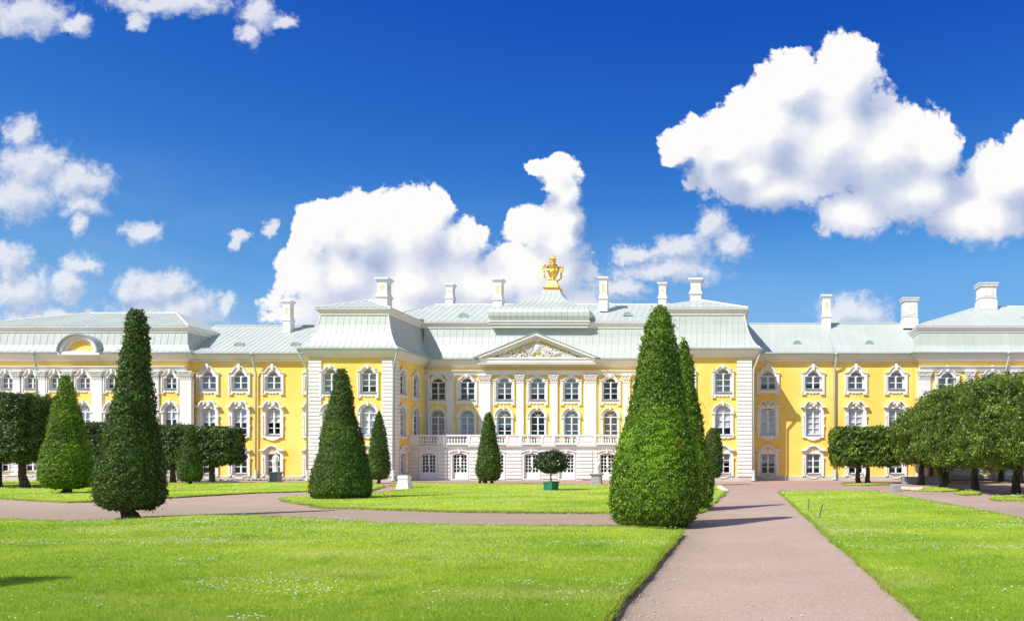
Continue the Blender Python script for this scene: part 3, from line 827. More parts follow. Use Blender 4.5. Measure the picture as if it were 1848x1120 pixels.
def proto_B():
    out_ = [(-0.86, -0.1), (-0.90, 2.30), (-0.55, 2.62), (0, 2.45), (0.55, 2.62), (0.90, 2.30), (0.86, -0.1)]
    inn = [(-0.62, 0), (-0.62, 2.13), (-0.45, 2.22), (0, 2.26), (0.45, 2.22), (0.62, 2.13), (0.62, 0)]
    mb = MB(); mb.ring(out_, inn, -0.08, 0, DEP)
    for sg in (-1, 1):
        mb.ribbon([(sg*1.02, 2.44), (sg*0.86, 2.40), (sg*0.72, 2.50), (sg*0.56, 2.74), (sg*0.36, 2.88), (sg*0.19, 2.80), (sg*0.20, 2.66), (sg*0.33, 2.64)], 0.12, -0.30, -0.05)
        mb.ribbon([(sg*1.06, 2.40), (sg*0.70, 2.36)], 0.11, -0.34, -0.04)
        mb.box(sg*0.78, sg*0.92, -0.13, -0.07, 0, 1.5); mb.box(sg*0.80, sg*0.98, -0.15, -0.06, 1.5, 1.68)
        mb.ball((sg*0.93, -0.12, 0.78), (0.06, 0.05, 0.14))
    mb.ball((0, -0.12, 2.50), (0.20, 0.10, 0.17)); mb.ball((0, -0.14, 2.72), (0.09, 0.07, 0.10))
    mb.prism([(-0.88, 0), (-0.88, -0.12), (-0.60, -0.16), (-0.40, -0.30), (0, -0.40), (0.40, -0.30), (0.60, -0.16), (0.88, -0.12), (0.88, 0)], -0.11, 0)
    mb.ribbon([(-0.93, -0.14), (-0.60, -0.18), (-0.40, -0.32), (0, -0.42), (0.40, -0.32), (0.60, -0.18), (0.93, -0.14)], 0.06, -0.16, 0)
    mb.add([(-.62, -.08, 0), (.62, -.08, 0), (.62, DEP, 0), (-.62, DEP, 0)], [(0, 1, 2, 3)])
    o = mb.build('window', M['white'], None, local=True)
    sl = MB(); sl.box(-0.67, 0.67, -0.17, DEP-0.06, 0.003, 0.045); sl.build('sill', M['edge'], o, local=True)
    z_, w_ = finish_window(o, 0.52, 0.14, 2.06, [(-.66, 0), (.66, 0), (.66, 2.3), (-.66, 2.3)], 2, 4)
    curtains(o, z_, w_)
    return o
def proto_C():
    out_ = [(-0.86, -0.12), (-0.86, 1.96), (-0.5, 2.08), (0, 2.28), (0.5, 2.08), (0.86, 1.96), (0.86, -0.12)]
    inn = [(-0.62, 0), (-0.62, 1.68), (-0.4, 1.70), (0, 1.72), (0.4, 1.70), (0.62, 1.68), (0.62, 0)]
    mb = MB(); mb.ring(out_, inn, -0.08, 0, DEP)
    hood = [(-1.02, 2.00), (-0.72, 2.00), (-0.56, 2.08), (-0.40, 2.26), (-0.20, 2.37), (0, 2.40), (0.20, 2.37), (0.40, 2.26), (0.56, 2.08), (0.72, 2.00), (1.02, 2.00)]
    mb.ribbon(hood, 0.12, -0.30, -0.05); mb.ribbon([(a*0.96, b-0.10) for a, b in hood], 0.08, -0.20, -0.05)
    for sg in (-1, 1):
        mb.box(sg*0.76, sg*0.90, -0.13, -0.07, 0, 1.25); mb.box(sg*0.78, sg*0.96, -0.15, -0.06, 1.25, 1.40)
        mb.box(sg*0.70, sg*0.92, -0.15, -0.06, -0.2, -0.06)
    mb.prism([(-0.87, 0), (-0.87, -0.11), (0.87, -0.11), (0.87, 0)], -0.11, 0)
    mb.ribbon([(-0.60, -0.12), (-0.45, -0.20), (-0.22, -0.32), (0, -0.36), (0.22, -0.32), (0.45, -0.20), (0.60, -0.12)], 0.09, -0.12, 0)
    mb.add([(-.62, -.08, 0), (.62, -.08, 0), (.62, DEP, 0), (-.62, DEP, 0)], [(0, 1, 2, 3)])
    o = mb.build('window', M['white'], None, local=True)
    y_ = MB(); y_.ball((0, -0.09, 2.02), (0.14, 0.04, 0.15)); y_.build('cartouche', M['yellow'], o, local=True)
    sl = MB(); sl.box(-0.67, 0.67, -0.17, DEP-0.06, 0.003, 0.045); sl.build('sill', M['edge'], o, local=True)
    z_, w_ = finish_window(o, 0.52, 0.10, 1.62, [(-.66, 0), (.66, 0), (.66, 1.75), (-.66, 1.75)], 2, 3)
    curtains(o, z_, w_)
    return o
def proto_D():
    """glazed double door under a shallow arch"""
    r = 0.66; zt = 2.22
    def top(w, z): return [(-w, -0.0), (-w, z), (-w*0.6, z+0.12), (0, z+0.17), (w*0.6, z+0.12), (w, z), (w, 0.0)]
    mb = MB(); mb.ring(top(0.80, zt+0.12), top(r, zt-0.10), -0.07, 0, DEP)
    mb.ribbon([(-0.86, zt+0.12), (-0.5, zt+0.26), (0, zt+0.31), (0.5, zt+0.26), (0.86, zt+0.12)], 0.10, -0.16, -0.05)
    mb.box(-0.1, 0.1, -0.20, -0.06, zt+0.06, zt+0.36)
    o = mb.build('door', M['white'], None, local=True)
    lf = MB()
    lf.box(-r, r, DEP-0.04, DEP+0.02, 0, 0.62)
    for sg in (-1, 1):
        lf.box(sg*0.10, sg*0.56, DEP-0.06, DEP-0.03, 0.12, 0.50)
    lf.build('door_panel', M['sash'], o, local=True)
    def ex(s, a, b):
        s.ribbon([(-r, zt-0.08), (-r*0.6, zt+0.02), (0, zt+0.07), (r*0.6, zt+0.02), (r, zt-0.08)], 0.12, a-0.003, b)
    finish_window(o, 0.58, 0.66, zt-0.12, [(-.66, .5), (.66, .5), (.66, zt+.1), (-.66, zt+.1)], 4, 5, ex, bar=0.05, mull=0.17)
    h = MB(); h.box(-0.05, -0.02, DEP-0.13, DEP-0.07, 0.82, 1.12); h.build('handle', M['dark'], o, local=True)
    st = MB(); st.box(-0.8, 0.8, -0.45, 0.3, -0.045, 0.02); st.build('doorstep', M['stone'], o, local=True)
    return o
protos = {'U': proto_U(), 'U2': proto_U2(), 'A': proto_A(1.9), 'A2': proto_A(2.5, False), 'B': proto_B(), 'C': proto_C(), 'D': proto_D()}
KM = kid_map()
def place(kind, X, Y, Z, rotz=0.0, sx=1.0, sz=1.0, cur=None, frac=None):
    pr = protos[kind]
    c = pr.copy(); COL.objects.link(c); c.parent = PAL
    c.location = Vector((X, Y, Z)) - WL[PAL.name]; c.rotation_euler = (0, 0, rotz); c.scale = (sx, 1, sz)
    WL[c.name] = Vector((X, Y, Z))
    for ch in KM.get(pr, []):
        if '_f' in ch.keys() and (cur is None or abs(ch['_f'] - frac) > 0.01): continue
        k = ch.copy(); COL.objects.link(k); k.parent = c
        if '_f' in ch.keys():
            del k['_f']
            k.material_slots[0].link = 'OBJECT'; k.material_slots[0].material = M[cur]
    return c
HOLES = {'U': (0.8, -0.02, 1.5), 'U2': (0.8, -0.02, 1.95), 'A': (0.74, 0.0, 2.5), 'A2': (0.74, 0.0, 3.0), 'B': (0.74, 0.0, 2.25), 'C': (0.74, 0.0, 1.7), 'D': (0.72, 0.0, 2.24)}
def hole(kind, s, Z, sx=1, sz=1):
    w, a, b = HOLES[kind]; return (s - w*sx, s + w*sx, Z + a*sz, Z + b*sz)

def facade(A, B, z0, z1, wins, m_):
    """wins: (kind, plan coordinate along the wall measured from A, z, sx, sz, curtain, fraction)"""
    A_ = Vector(A); B_ = Vector(B); d = (B_-A_).normalized(); rot = math.atan2(d.y, d.x)
    wall(A, B, z0, z1, [hole(k, s, z, sx, sz) for k, s, z, sx, sz, cu, fr in wins if 0.3 < s < (B_-A_).length-0.2], m_)
    for k, s, z, sx, sz, cu, fr in wins:
        p = A_ + d*s
        place(k, p.x, p.y, z, rot, sx, sz, cu, fr)

def rc(opts): return random.choice(opts)
W1 = [('cloth_white', 0.5), ('cloth_white', 0.75), ('cloth_white', 0.5)]
W2 = [('cloth_grey', 1.0), ('cloth_grey', 0.75), ('cloth_white', 1.0), ('cloth_grey', 1.0)]
WU = [('cloth_white', 1.0), ('cloth_white', 0.75), ('cloth_white', 1.0)]
def X_at(px, Y): return PX(px, Y)

# left end block
w_ = []
for px in (-34, 13, 57, 101, 152, 204, 256, 308):
    s = X_at(px, YB) - XEL
    w_.append(('U', s, 7.66, 0.78, 0.84, *rc(WU)))
    w_.append(('A', s, 3.85, 0.86, 1.0, *rc(W1)))
    w_.append(('C', s, 0.75, 1.0, 0.95, *rc(W1)))
facade((XEL, YB), (XBL, YB), 0, 10.0, w_, M['yellow'])
wall((XBL, YB), (XBL, YW), 0, 10.0, [], M['yellow'])
# left wing
w_ = []
for px in (376, 433, 493, 566):
    s = X_at(px, YW) - XBL
    w_.append(('U', s, 7.66, 0.98, 1.0, *rc(WU)))
    w_.append(('B', s, 3.80, 0.98, 1.0, *rc(W1)))
    w_.append(('C', s, 0.55, 1.0, 1.0, *rc(W1)))
facade((XBL, YW), (XPL0, YW), 0, 10.0, w_, M['yellow'])
wall((XPL0, YW), (XPL0, Y1), 0, 10.0, [], M['yellow'])
# left pavilion
w_ = []
for px in (597, 665):
    s = X_at(px, Y1) - XPL0
    w_.append(('U2', s, 7.15, 0.92, 0.97, *rc(WU)))
    w_.append(('A', s, 3.70, 0.96, 0.95, *rc(WU)))
    w_.append(('C', s, 0.62, 0.95, 0.96, *rc(W1)))
facade((XPL0, Y1), (XPL1, Y1), 0, 10.0, w_, M['yellow'])
facade((XPL1, Y1), (XPL1, Y0), 0, 10.0,
       [('U2', 68.84-Y1, 7.15, 0.92, 0.97, 'cloth_taupe', 1.0), ('U2', 71.7-Y1, 7.15, 0.92, 0.97, 'cloth_taupe', 1.0),
        ('A', 68.84-Y1, 3.70, 0.96, 0.95, 'cloth_taupe', 1.0), ('A2', 71.7-Y1, 3.05, 0.96, 0.99, None, None),
        ('C', 69.0-Y1, 0.62, 0.85, 0.96, 'cloth_grey', 0.5)], M['yellow'])
# centre
w_ = []
up = [('cloth_taupe', 1.0), ('cloth_taupe', 1.0), ('cloth_blue', 0.75), ('cloth_blue', 0.75), ('cloth_blue', 0.75), ('cloth_taupe', 0.75), ('cloth_blue', 0.75)]
lo = [('cloth_grey', 1.0), ('cloth_white', 1.0), ('cloth_blue', 0.5), (None, None), ('cloth_blue', 0.75), ('cloth_gold', 1.0), ('cloth_grey', 1.0)]
for i, px in enumerate((790, 843, 910, 970, 1031, 1101.5, 1161)):
    s = X_at(px, Y0) - XPL1
    w_.append(('U2', s, 7.03, 1.0, 1.0, *up[i]))
    w_.append(('A2', s, 3.02, 0.98, 1.0, *lo[i]))
facade((XPL1, Y0), (XPR0, Y0), 2.9, 10.12, w_, M['yellow'])
# right pavilion
wall((XPR0, Y0), (XPR0, Y1), 0, 10.0, [], M['yellow'])
w_ = []
for px in (1237, 1305):
    s = X_at(px, Y1) - XPR0
    w_.append(('U2', s, 7.15, 0.95, 0.97, *rc(W2)))
    w_.append(('A', s, 3.70, 1.0, 0.95, 'cloth_grey', 0.75))
    w_.append(('C', s, 0.62, 0.95, 0.96, *rc(W1)))
facade((XPR0, Y1), (XPR1, Y1), 0, 10.0, w_, M['yellow'])
wall((XPR1, Y1), (XPR1, YW), 0, 10.0, [], M['yellow'])
# right wing
w_ = []
for px in (1386, 1467.5, 1544.5, 1617):
    s = X_at(px, YW) - XPR1
    w_.append(('U', s, 7.66, 1.02, 1.0, *rc(W2)))
    w_.append(('B', s, 3.80, 1.0, 1.0, *(('cloth_grey', 1.0) if px < 1500 else rc(W2))))
    w_.append(('C', s, 0.55, 1.0, 1.0, *rc(W1)))
facade((XPR1, YW), (XBR, YW), 0, 10.0, w_, M['yellow'])
wall((XBR, YW), (XBR, YB), 0, 10.0, [], M['yellow'])
# right end block
w_ = []
for px in (1709, 1790, 1872, 1954, 2036):
    s = X_at(px, YB) - XBR
    w_.append(('U', s, 7.5, 1.1, 0.98, 'cloth_white', 1.0))
    w_.append(('A', s, 3.85, 1.0, 1.0, *rc(W2)))
    w_.append(('C', s - (0.5 if px == 1790 else 0), 0.75, 1.0, 0.95, *rc(W1)))
facade((XBR, YB), (XER, YB), 0, 10.0, w_, M['yellow'])
for o_ in list(protos.values()):
    for ch in KM.get(o_, []): bpy.data.objects.remove(ch)
    bpy.data.objects.remove(o_)

# plinth course along all fronts (butts against the pilasters' feet)
pl = MB(); prof = [(0.0, 0.0), (0.07, 0.0), (0.07, 0.36), (0.0, 0.40)]
pl.sweep([(XEL, YB), (XBL, YB), (XBL, YW), (XPL0, YW), (XPL0, Y1), (XPL1, Y1), (XPL1, YT)], prof)
pl.sweep([(XPR0, YT), (XPR0, Y1), (XPR1, Y1), (XPR1, YW), (XBR, YW), (XBR, YB), (XER, YB)], prof)
pl.build('plinth', M['plinth'], PAL)

# main cornice
cp = [(-0.02, 9.86), (0.06, 9.86), (0.07, 9.90), (0.24, 10.10), (0.25, 10.15), (0.30, 10.17), (0.31, 10.20), (0.56, 10.46), (0.58, 10.50), (0.62, 10.51), (0.62, 10.56), (-0.02, 10.58)]
cp = [(a, 9.98 + (b-9.86)*0.60/0.72) for a, b in cp]
cpc = [(a, b if b > 10.16 else b + 0.14) for a, b in cp]
mb = MB()
mb.sweep([(XEL, YB), (XBL, YB), (XBL, YW), (XPL0, YW), (XPL0, Y1), (XPL1, Y1), (XPL1, Y0), (XPR0, Y0), (XPR0, Y1), (XPR1, Y1), (XPR1, YW), (XBR, YW), (XBR, YB), (XER, YB)], cp)
mb.build('cornice', M['white'], PAL)
# gutter edge of sheet metal
mb = MB()
gp = [(0.50, 10.581), (0.70, 10.581), (0.72, 10.60), (0.72, 10.67), (0.50, 10.70)]
PATH = [(XEL, YB), (XBL, YB), (XBL, YW), (XPL0, YW), (XPL0, Y1), (XPL1, Y1), (XPL1, Y0), (XPR0, Y0), (XPR0, Y1), (XPR1, Y1), (XPR1, YW), (XBR, YW), (XBR, YB), (XER, YB)]
mb.sweep(PATH, gp); mb.build('gutter', M['pipe'], PAL)

# white belt on centre and end blocks
bp_ = [(-0.02, 9.27), (0.17, 9.27), (0.17, 9.38), (0.22, 9.40), (0.22, 9.55), (0.34, 9.60), (0.34, 9.67), (-0.02, 9.70)]
for a, b in (((XPL1, Y0), (XPR0, Y0)),):
    mb = MB(); mb.sweep([a, b], bp_); mb.build('belt_course', M['white'], PAL)
bp2 = [(o_, z_ - 0.12) for o_, z_ in bp_]
for a, b in (((XEL, YB), (XBL - 0.02, YB)), ((XBR + 0.02, YB), (XER, YB))):
    mb = MB(); mb.sweep([a, b], bp2); mb.build('belt_course', M['white'], PAL)

# pilasters with Corinthian capitals
def pilaster(x, Y, w, z0, ztop, banded_to=None):
    zc = ztop - 0.58
    mb = MB(); h = w/2; d = 0.16
    mb.box(x-h, x+h, Y-d, Y+0.02, z0, zc-0.10)
    mb.box(x-h-0.06, x+h+0.06, Y-d-0.05, Y+0.02, z0, z0+0.16)
    mb.box(x-h-0.04, x+h+0.04, Y-d-0.04, Y+0.02, zc-0.10, zc-0.02)
    if w > 0.8:      # narrow back pilaster either side
        mb.box(x-h-0.10, x-h, Y-0.07, Y+0.02, z0, zc-0.06); mb.box(x+h, x+h+0.10, Y-0.07, Y+0.02, z0, zc-0.06)
    p = mb.build('pilaster', M['white'], PAL)
    c = MB()
    c.frustum(x, Y-0.09, zc-0.02, zc+0.50, h-0.02, 0.09, h+0.10, 0.20)
    c.box(x-h-0.16, x+h+0.16, Y-0.36, Y+0.02, zc+0.50, zc+0.578)
    n = 5 if w > 0.8 else 3
    for r in range(2):
        for i in range(n + r):
            xx = x - h + 2*h*(i+0.5*(1-r))/(n) if r == 0 else x - h + 2*h*i/n
            c.ball((xx, Y-0.20-0.05*r, zc+0.10+0.17*r), (w/n*0.42, 0.06, 0.11), 6, 4)
            c.ball((xx, Y-0.25-0.05*r, zc+0.18+0.17*r), (w/n*0.30, 0.06, 0.05), 6, 4)
    for sg in (-1, 1):
        cx_ = x + sg*(h+0.02)
        c.tube([(cx_ + 0.10*math.cos(a)*(1-k/14), Y-0.30, zc+0.40+0.10*math.sin(a)*(1-k/14)) for k, a in enumerate([i*0.75 for i in range(11)])], 0.035, 5)
    c.ball((x, Y-0.33, zc+0.50), (0.09, 0.06, 0.09), 6, 4)
    c.build('capital', M['white'], p)
    return p
for px, w in ((769, 0.62), (813.5, 0.62), (876, 0.98), (939.5, 0.62), (1000.5, 0.62), (1066.5, 0.98), (1131, 0.62), (1186, 0.5)):
    X = PX(px, Y0)
    if X > XPR0 - 0.3: X = XPR0 - 0.3
    pilaster(X, Y0, w, 3.0, 9.268)
for px, w in ((-56, 0.6), (-10, 0.6), (32, 0.6), (78, 0.6), (126, 0.6), (177, 0.85), (230, 0.6), (282, 0.6), (337, 0.95)):
    pilaster(PX(px, YB), YB, w, 3.4, 9.148)
for px, w in ((1668, 1.0), (1750, 0.66), (1831, 0.66), (1912, 0.66), (1994, 0.66)):
    pilaster(PX(px, YB), YB, w, 3.4, 9.148)

# rusticated corner strips, stone by stone
def quoin(A, B, z0, z1, n=31):
    A = Vector(A); B = Vector(B); d = (B-A).normalized(); nn = Vector((d.y, -d.x)); L = (B-A).length
    def slab(mb, s0, s1, o0, o1, za, zb):
        p = [A + d*s0 + nn*o0, A + d*s1 + nn*o0, A + d*s1 + nn*o1, A + d*s0 + nn*o1]
        mb.add([(q.x, q.y, za) for q in p] + [(q.x, q.y, zb) for q in p],
               [(0, 3, 2, 1), (4, 5, 6, 7), (0, 1, 5, 4), (1, 2, 6, 5), (2, 3, 7, 6), (3, 0, 4, 7)])
    mb = MB(); slab(mb, 0.02, L-0.02, -0.02, 0.03, z0, z1)
    q = mb.build('quoin', M['white'], PAL)
    hh = (z1-z0)/n
    base = None
    for k in range(n):
        if base is None:
            m2 = MB(); slab(m2, 0, L, 0.03, 0.125, z0, z0+hh-0.055)
            base = m2.build('stone', M['white'], q)
            continue
        c = base.copy(); COL.objects.link(c); c.location = base.location + Vector((0, 0, k*hh))
        WL[c.name] = WL[base.name]
quoin((XPL0, Y1), (PX(581, Y1), Y1), 0.41, 9.85)
quoin((PX(690.5, Y1), Y1), (XPL1, Y1), 0.41, 9.85)
quoin((XPL1, Y1+0.1), (XPL1, Y1+0.95), 0.41, 9.85)
quoin((PX(1330, Y1), Y1), (XPR1, Y1), 0.41, 9.85)
quoin((XPR0, Y1), (XPR0+1.1, Y1), 0.41, 9.85)
# banded lower storey of the end blocks
for px, w in ((-10, 1.0), (32, 1.0), (78, 1.0), (126, 1.0), (180, 1.1), (230, 1.0), (282, 1.0), (335, 1.1), (1664, 1.2), (1750, 2.2), (1831, 2.2), (1912, 1.2)):
    X = PX(px, YB); quoin((X-w/2, YB), (X+w/2, YB), 0.41, 3.3, 8)
for a, b in ((XEL, XBL), (XBR, XER)):
    mb = MB(); mb.sweep([(a, YB), (b, YB)], [(-0.02, 3.3), (0.16, 3.3), (0.20, 3.42), (-0.02, 3.46)]); mb.build('belt_course', M['white'], PAL)

# ---------------------------------------------------------------- terrace
TZ = 3.05
doors = [773, 829.5, 896, 959, 1022.5, 1095.5, 1160]
XD = [PX(p, YT) for p in doors]
t0, t1 = XPL1, XPR0
# wall with door openings
wall((t0, YT), (t1, YT), 0.0, 2.75, [hole('D', X - t0, 0.03, 0.93, 1.0) for X in XD], M['white'], 'terrace_wall')
protos = {'D': proto_D()}; KM = kid_map()
for X in XD: place('D', X, YT, 0.03, 0, 0.93, 1.0)
for ch in KM.get(protos['D'], []): bpy.data.objects.remove(ch)
bpy.data.objects.remove(protos['D'])
mb = MB(); mb.box(t0, t1, YT, Y0, 2.86, 2.98); mb.build('terrace_floor', M['stone'], PAL)
mb = MB(); mb.sweep([(t0, YT), (t1, YT)], [(-0.02, 2.62), (0.06, 2.62), (0.06, 2.74), (0.20, 2.82), (0.24, 2.90), (0.24, 2.97), (-0.02, 2.985)])
tc_ = mb.build('terrace_cornice', M['white'], PAL)
q = MB(); q.box(t0, t1, YT-0.03, YT+0.02, 0.0, 0.14); rw = q.build('rusticated_facing', M['white'], PAL)
edges = [t0] + [e for X in XD for e in (X-0.80, X+0.80)] + [t1]
for i in range(0, len(edges), 2):
    a, b = edges[i], edges[i+1]
    if b - a < 0.1: continue
    segs = [(a, b)]
    if b-a > 1.7:      # shallow pier in the middle of the wider bays
        m_ = (a+b)/2; segs = [(a, m_-0.5, 0.0), (m_-0.5, m_+0.5, 0.06), (m_+0.5, b, 0.0)]
    for sgm in segs:
        o_ = sgm[2] if len(sgm) > 2 else 0.0
        for k in range(8):
            z0 = 0.15 + k*0.305
            m2 = MB(); m2.box(sgm[0]+0.004, sgm[1]-0.004, YT-0.10-o_, YT+0.01, z0, z0+0.25)
            m2.build('stone', M['white'], rw)
# balustrade
bz0, bz1 = 2.99, 3.86
rail = MB()
rail.box(t0, t1, YT-0.26, YT+0.10, bz1-0.12, bz1); rail.box(t0, t1, YT-0.22, YT+0.06, bz0, bz0+0.16)
BAL = rail.build('balustrade', M['white'], PAL)
groups = [(757.5, 791), (808, 845), (881, 914), (943, 977), (1003, 1041), (1077, 1115), (1143, 1172)]
gx = [(PX(a, YT), PX(b, YT)) for a, b in groups]
bal_prof = [(0.075, 0), (0.075, 0.05), (0.045, 0.08), (0.085, 0.22), (0.08, 0.28), (0.045, 0.40), (0.04, 0.46), (0.06, 0.50), (0.075, 0.53), (0.075, 0.59)]
proto = None
for a, b in gx:
    n = max(3, int(round((b-a)/0.235)))
    for i in range(n):
        X = a + (i+0.5)*(b-a)/n
        if proto is None:
            mb = MB(); mb.lathe(bal_prof, X, YT-0.08, 8, bz0+0.16); proto = mb.build('baluster', M['white'], BAL, smooth=False); px0 = X
        else:
            c = proto.copy(); COL.objects.link(c); c.location = proto.location + Vector((X-px0, 0, 0)); WL[c.name] = WL[proto.name]
prev = t0
for a, b in gx + [(t1, t1)]:
    if a - prev > 0.1:
        mb = MB(); mb.box(prev, a, YT-0.20, YT+0.04, bz0+0.16, bz1-0.12)
        w = a-prev
        if w > 0.9:
            mb.box(prev+0.0, prev+0.24, YT-0.25, YT-0.19, bz0+0.155, bz1-0.125); mb.box(a-0.24, a, YT-0.25, YT-0.19, bz0+0.155, bz1-0.125)
            mb.box(prev+0.38, a-0.38, YT-0.225, YT-0.19, bz0+0.25, bz1-0.20)
        mb.build('balustrade_panel', M['white'], BAL)
    prev = b
mb = MB()
for a, b in gx: mb.box(a, b, YT-0.30, YT-0.23, bz0-0.015, bz0+0.03)
mb.build('drain_lip', M['edge'], BAL)

# ---------------------------------------------------------------- pediment
pa, pb, pc = PX(858.5, Y0-0.6), PX(1081.5, Y0-0.6), PX(969, Y0-0.6)
zb = 10.70; zt = EYE + (CY-601)/F*(Y0-0.6)
mb = MB()
mb.box(pa+0.25, pb-0.25, Y0-0.95, Y0-0.02, 10.14, 10.22)
mb.sweep([(pa+0.35, Y0-0.35), (pb-0.35, Y0-0.35)], [(0, 10.2), (0.12, 10.25), (0.25, 10.30), (0.38, 10.34), (0.38, 10.50), (0.50, 10.62), (0.50, 10.72), (0, 10.74)])
sl = math.atan2(zt-zb, pc-pa)
def rake(mb, off0, off1, yf, yb):
    """pair of raking bands between perpendicular offsets off0<off1 below the roof line"""
    c, s = math.cos(sl), math.sin(sl)
    for sg, xe in ((1, pa), (-1, pb)):
        xo = lambda o_: (xe + sg*o_/s*1.0, zb)
        top0, top1 = (pc, zt - off0/c), (pc, zt - off1/c)
        e0 = (xe + sg*off0/s, zb) ; e1 = (xe + sg*off1/s, zb)
        poly = [e0, e1, top1, top0] if sg > 0 else [e1, e0, top0, top1]
        mb.prism(poly, yf, yb)
rake(mb, 0.0, 0.20, Y0-1.0, Y0-0.02); rake(mb, 0.20, 0.36, Y0-0.80, Y0-0.02); rake(mb, 0.36, 0.48, Y0-0.55, Y0-0.02)
ped = mb.build('pediment', M['white'], PAL)
mb = MB(); mb.prism([(pa+0.9, zb+0.02), (pb-0.9, zb+0.02), (pc, zt-0.45)], Y0-0.30, Y0-0.03); mb.build('tympanum', M['yellow'], ped)
mb = MB(); c_, s_ = math.cos(sl), math.sin(sl)
for sg, xe in ((1, pa), (-1, pb)):
    mb.prism([(xe - sg*0.12, zb), (pc, zt+0.055), (pc, zt+0.0), (xe, zb)] if sg < 0 else [(xe-0.12, zb), (xe, zb), (pc, zt), (pc, zt+0.055)], Y0-1.06, Y0+1.8)
mb.build('pediment_roof', M['edge'], ped)
# relief: shield under a crown among scrolls, banners and leaves
mb = MB(); yr = Y0-0.36
mb.ball((pc, yr, zb+0.95), (0.42, 0.20, 0.52), 12, 8); mb.ball((pc, yr-0.1, zb+0.95), (0.27, 0.2, 0.36), 10, 6)
mb.lathe([(0.20, 0), (0.30, 0.1), (0.26, 0.25), (0.10, 0.34), (0.04, 0.42)], pc, yr-0.02, 8, zb+1.46)
hgt = lambda X: (zt-0.78-zb) * max(0, 1 - abs(X-pc)/(pc-pa-1.7))
for sg in (-1, 1):
    for k in range(52):
        t = (k+0.7)/52; X = pc + sg*(0.30 + t*3.75)
        hz = hgt(X)
        if hz < 0.10: continue
        zc_ = zb + 0.08 + (hz-0.06)*random.random()**0.8
        r_ = (0.10 + 0.16*random.random())*(1-0.45*t); a0 = random.random()*6
        mb.tube([(X + r_*(1-j/9)*math.cos(a0+j*0.8), yr - 0.05 - 0.12*random.random(), zc_ + r_*(1-j/9)*math.sin(a0+j*0.8)) for j in range(7)], [0.06*(1-j/10) for j in range(7)], 5)
    for k in range(70):
        t = random.random()**1.2; X = pc + sg*(0.3 + t*3.9); hz = hgt(X)
        if hz < 0.08: continue
        mb.ball((X, yr - 0.10*random.random(), zb + 0.06 + hz*0.92*random.random()), (0.05+0.09*random.random(), 0.10, 0.04+0.08*random.random()), 5, 3)
    for k in range(7):   # banner staffs
        a = math.radians(20 + 11*k); L = 0.75 + 0.25*random.random()
        X1 = pc + sg*(0.35 + L*math.cos(a)); Z1 = zb + 0.55 + L*0.85*math.sin(a)
        if Z1 < zb + hgt(X1) + 0.1: mb.tube([(pc + sg*0.3, yr, zb+0.5), (X1, yr-0.1, Z1)], [0.04, 0.055], 5)
mb.build('relief_ornament', M['white'], ped, kind=None)

# ---------------------------------------------------------------- roofs
def clip(poly, a, b):
    def half(pl, f):
        out_ = []
        for i in range(len(pl)):
            p, q = pl[i], pl[(i+1) % len(pl)]
            fp, fq = f(p), f(q)
            if fp >= 0: out_.append(p)
            if (fp > 0 and fq < 0) or (fp < 0 and fq > 0):
                t = fp/(fp-fq); out_.append((p[0]+(q[0]-p[0])*t, p[1]+(q[1]-p[1])*t))
        return out_
    pl = half(poly, lambda p: p[0]-a)
    return half(pl, lambda p: b-p[0]) if len(pl) > 2 else []
NPAN = [0]
def slope(roof, O, U, D, prof, uL, uR, sp, phase=0.0, rib=0.045):
    """standing-seam slope. O: eave origin (x,y); U: unit along the eave; D: unit inward; prof: (inward, z) from eave to top;
    uL/uR: left and right limits along the eave at each profile point"""
    O = Vector((O[0], O[1], 0)); U = Vector((U[0], U[1], 0)); D = Vector((D[0], D[1], 0))
    lo, hi = min(uL), max(uR)
    cuts = [lo]
    u_ = lo + (phase if phase > 0 else sp)
    while u_ < hi - sp*0.35: cuts.append(u_); u_ += sp
    cuts.append(hi)
    for a, b in zip(cuts[:-1], cuts[1:]):
        mb = MB()
        for k in range(len(prof)-1):
            quad = [(uL[k], 0.0), (uR[k], 0.0), (uR[k+1], 1.0), (uL[k+1], 1.0)]
            (d0, z0), (d1, z1) = prof[k], prof[k+1]
            def P3(p, lift=0.0):
                v_ = O + U*p[0] + D*(d0+(d1-d0)*p[1]); n_ = (D*(-(z1-z0)) + Vector((0, 0, d1-d0))).normalized()
                return (v_.x + n_.x*lift, v_.y + n_.y*lift, z0+(z1-z0)*p[1] + n_.z*lift)
            pl = clip(quad, a, b)
            if len(pl) > 2: mb.add([P3(p) for p in pl], [tuple(range(len(pl)))])
            if b < hi - 1e-4:
                rb = clip(quad, b-rib/2, b+rib/2)
                if len(rb) > 2:
                    n = len(rb)
                    mb.add([P3(p, 0.022) for p in rb] + [P3(p, -0.01) for p in rb], [tuple(range(n))] + [(i, (i+1) % n, n+(i+1) % n, n+i) for i in range(n)])
        if mb.v:
            mb.build('roof_panel', M['roof'], roof); NPAN[0] += 1

MP = [(0.0, 10.70), (0.30, 10.90), (0.62, 11.35), (0.90, 11.95), (1.12, 12.70), (1.30, 13.60)]   # mansard curve
band = [(0.0, 13.50), (0.10, 13.52), (0.10, 13.68), (0.20, 13.76), (0.30, 13.90), (0.34, 13.96), (0.34, 14.04), (0.0, 14.07)]
def hipcap(mb, pts, r=0.06): mb.tube(pts, r, 6)

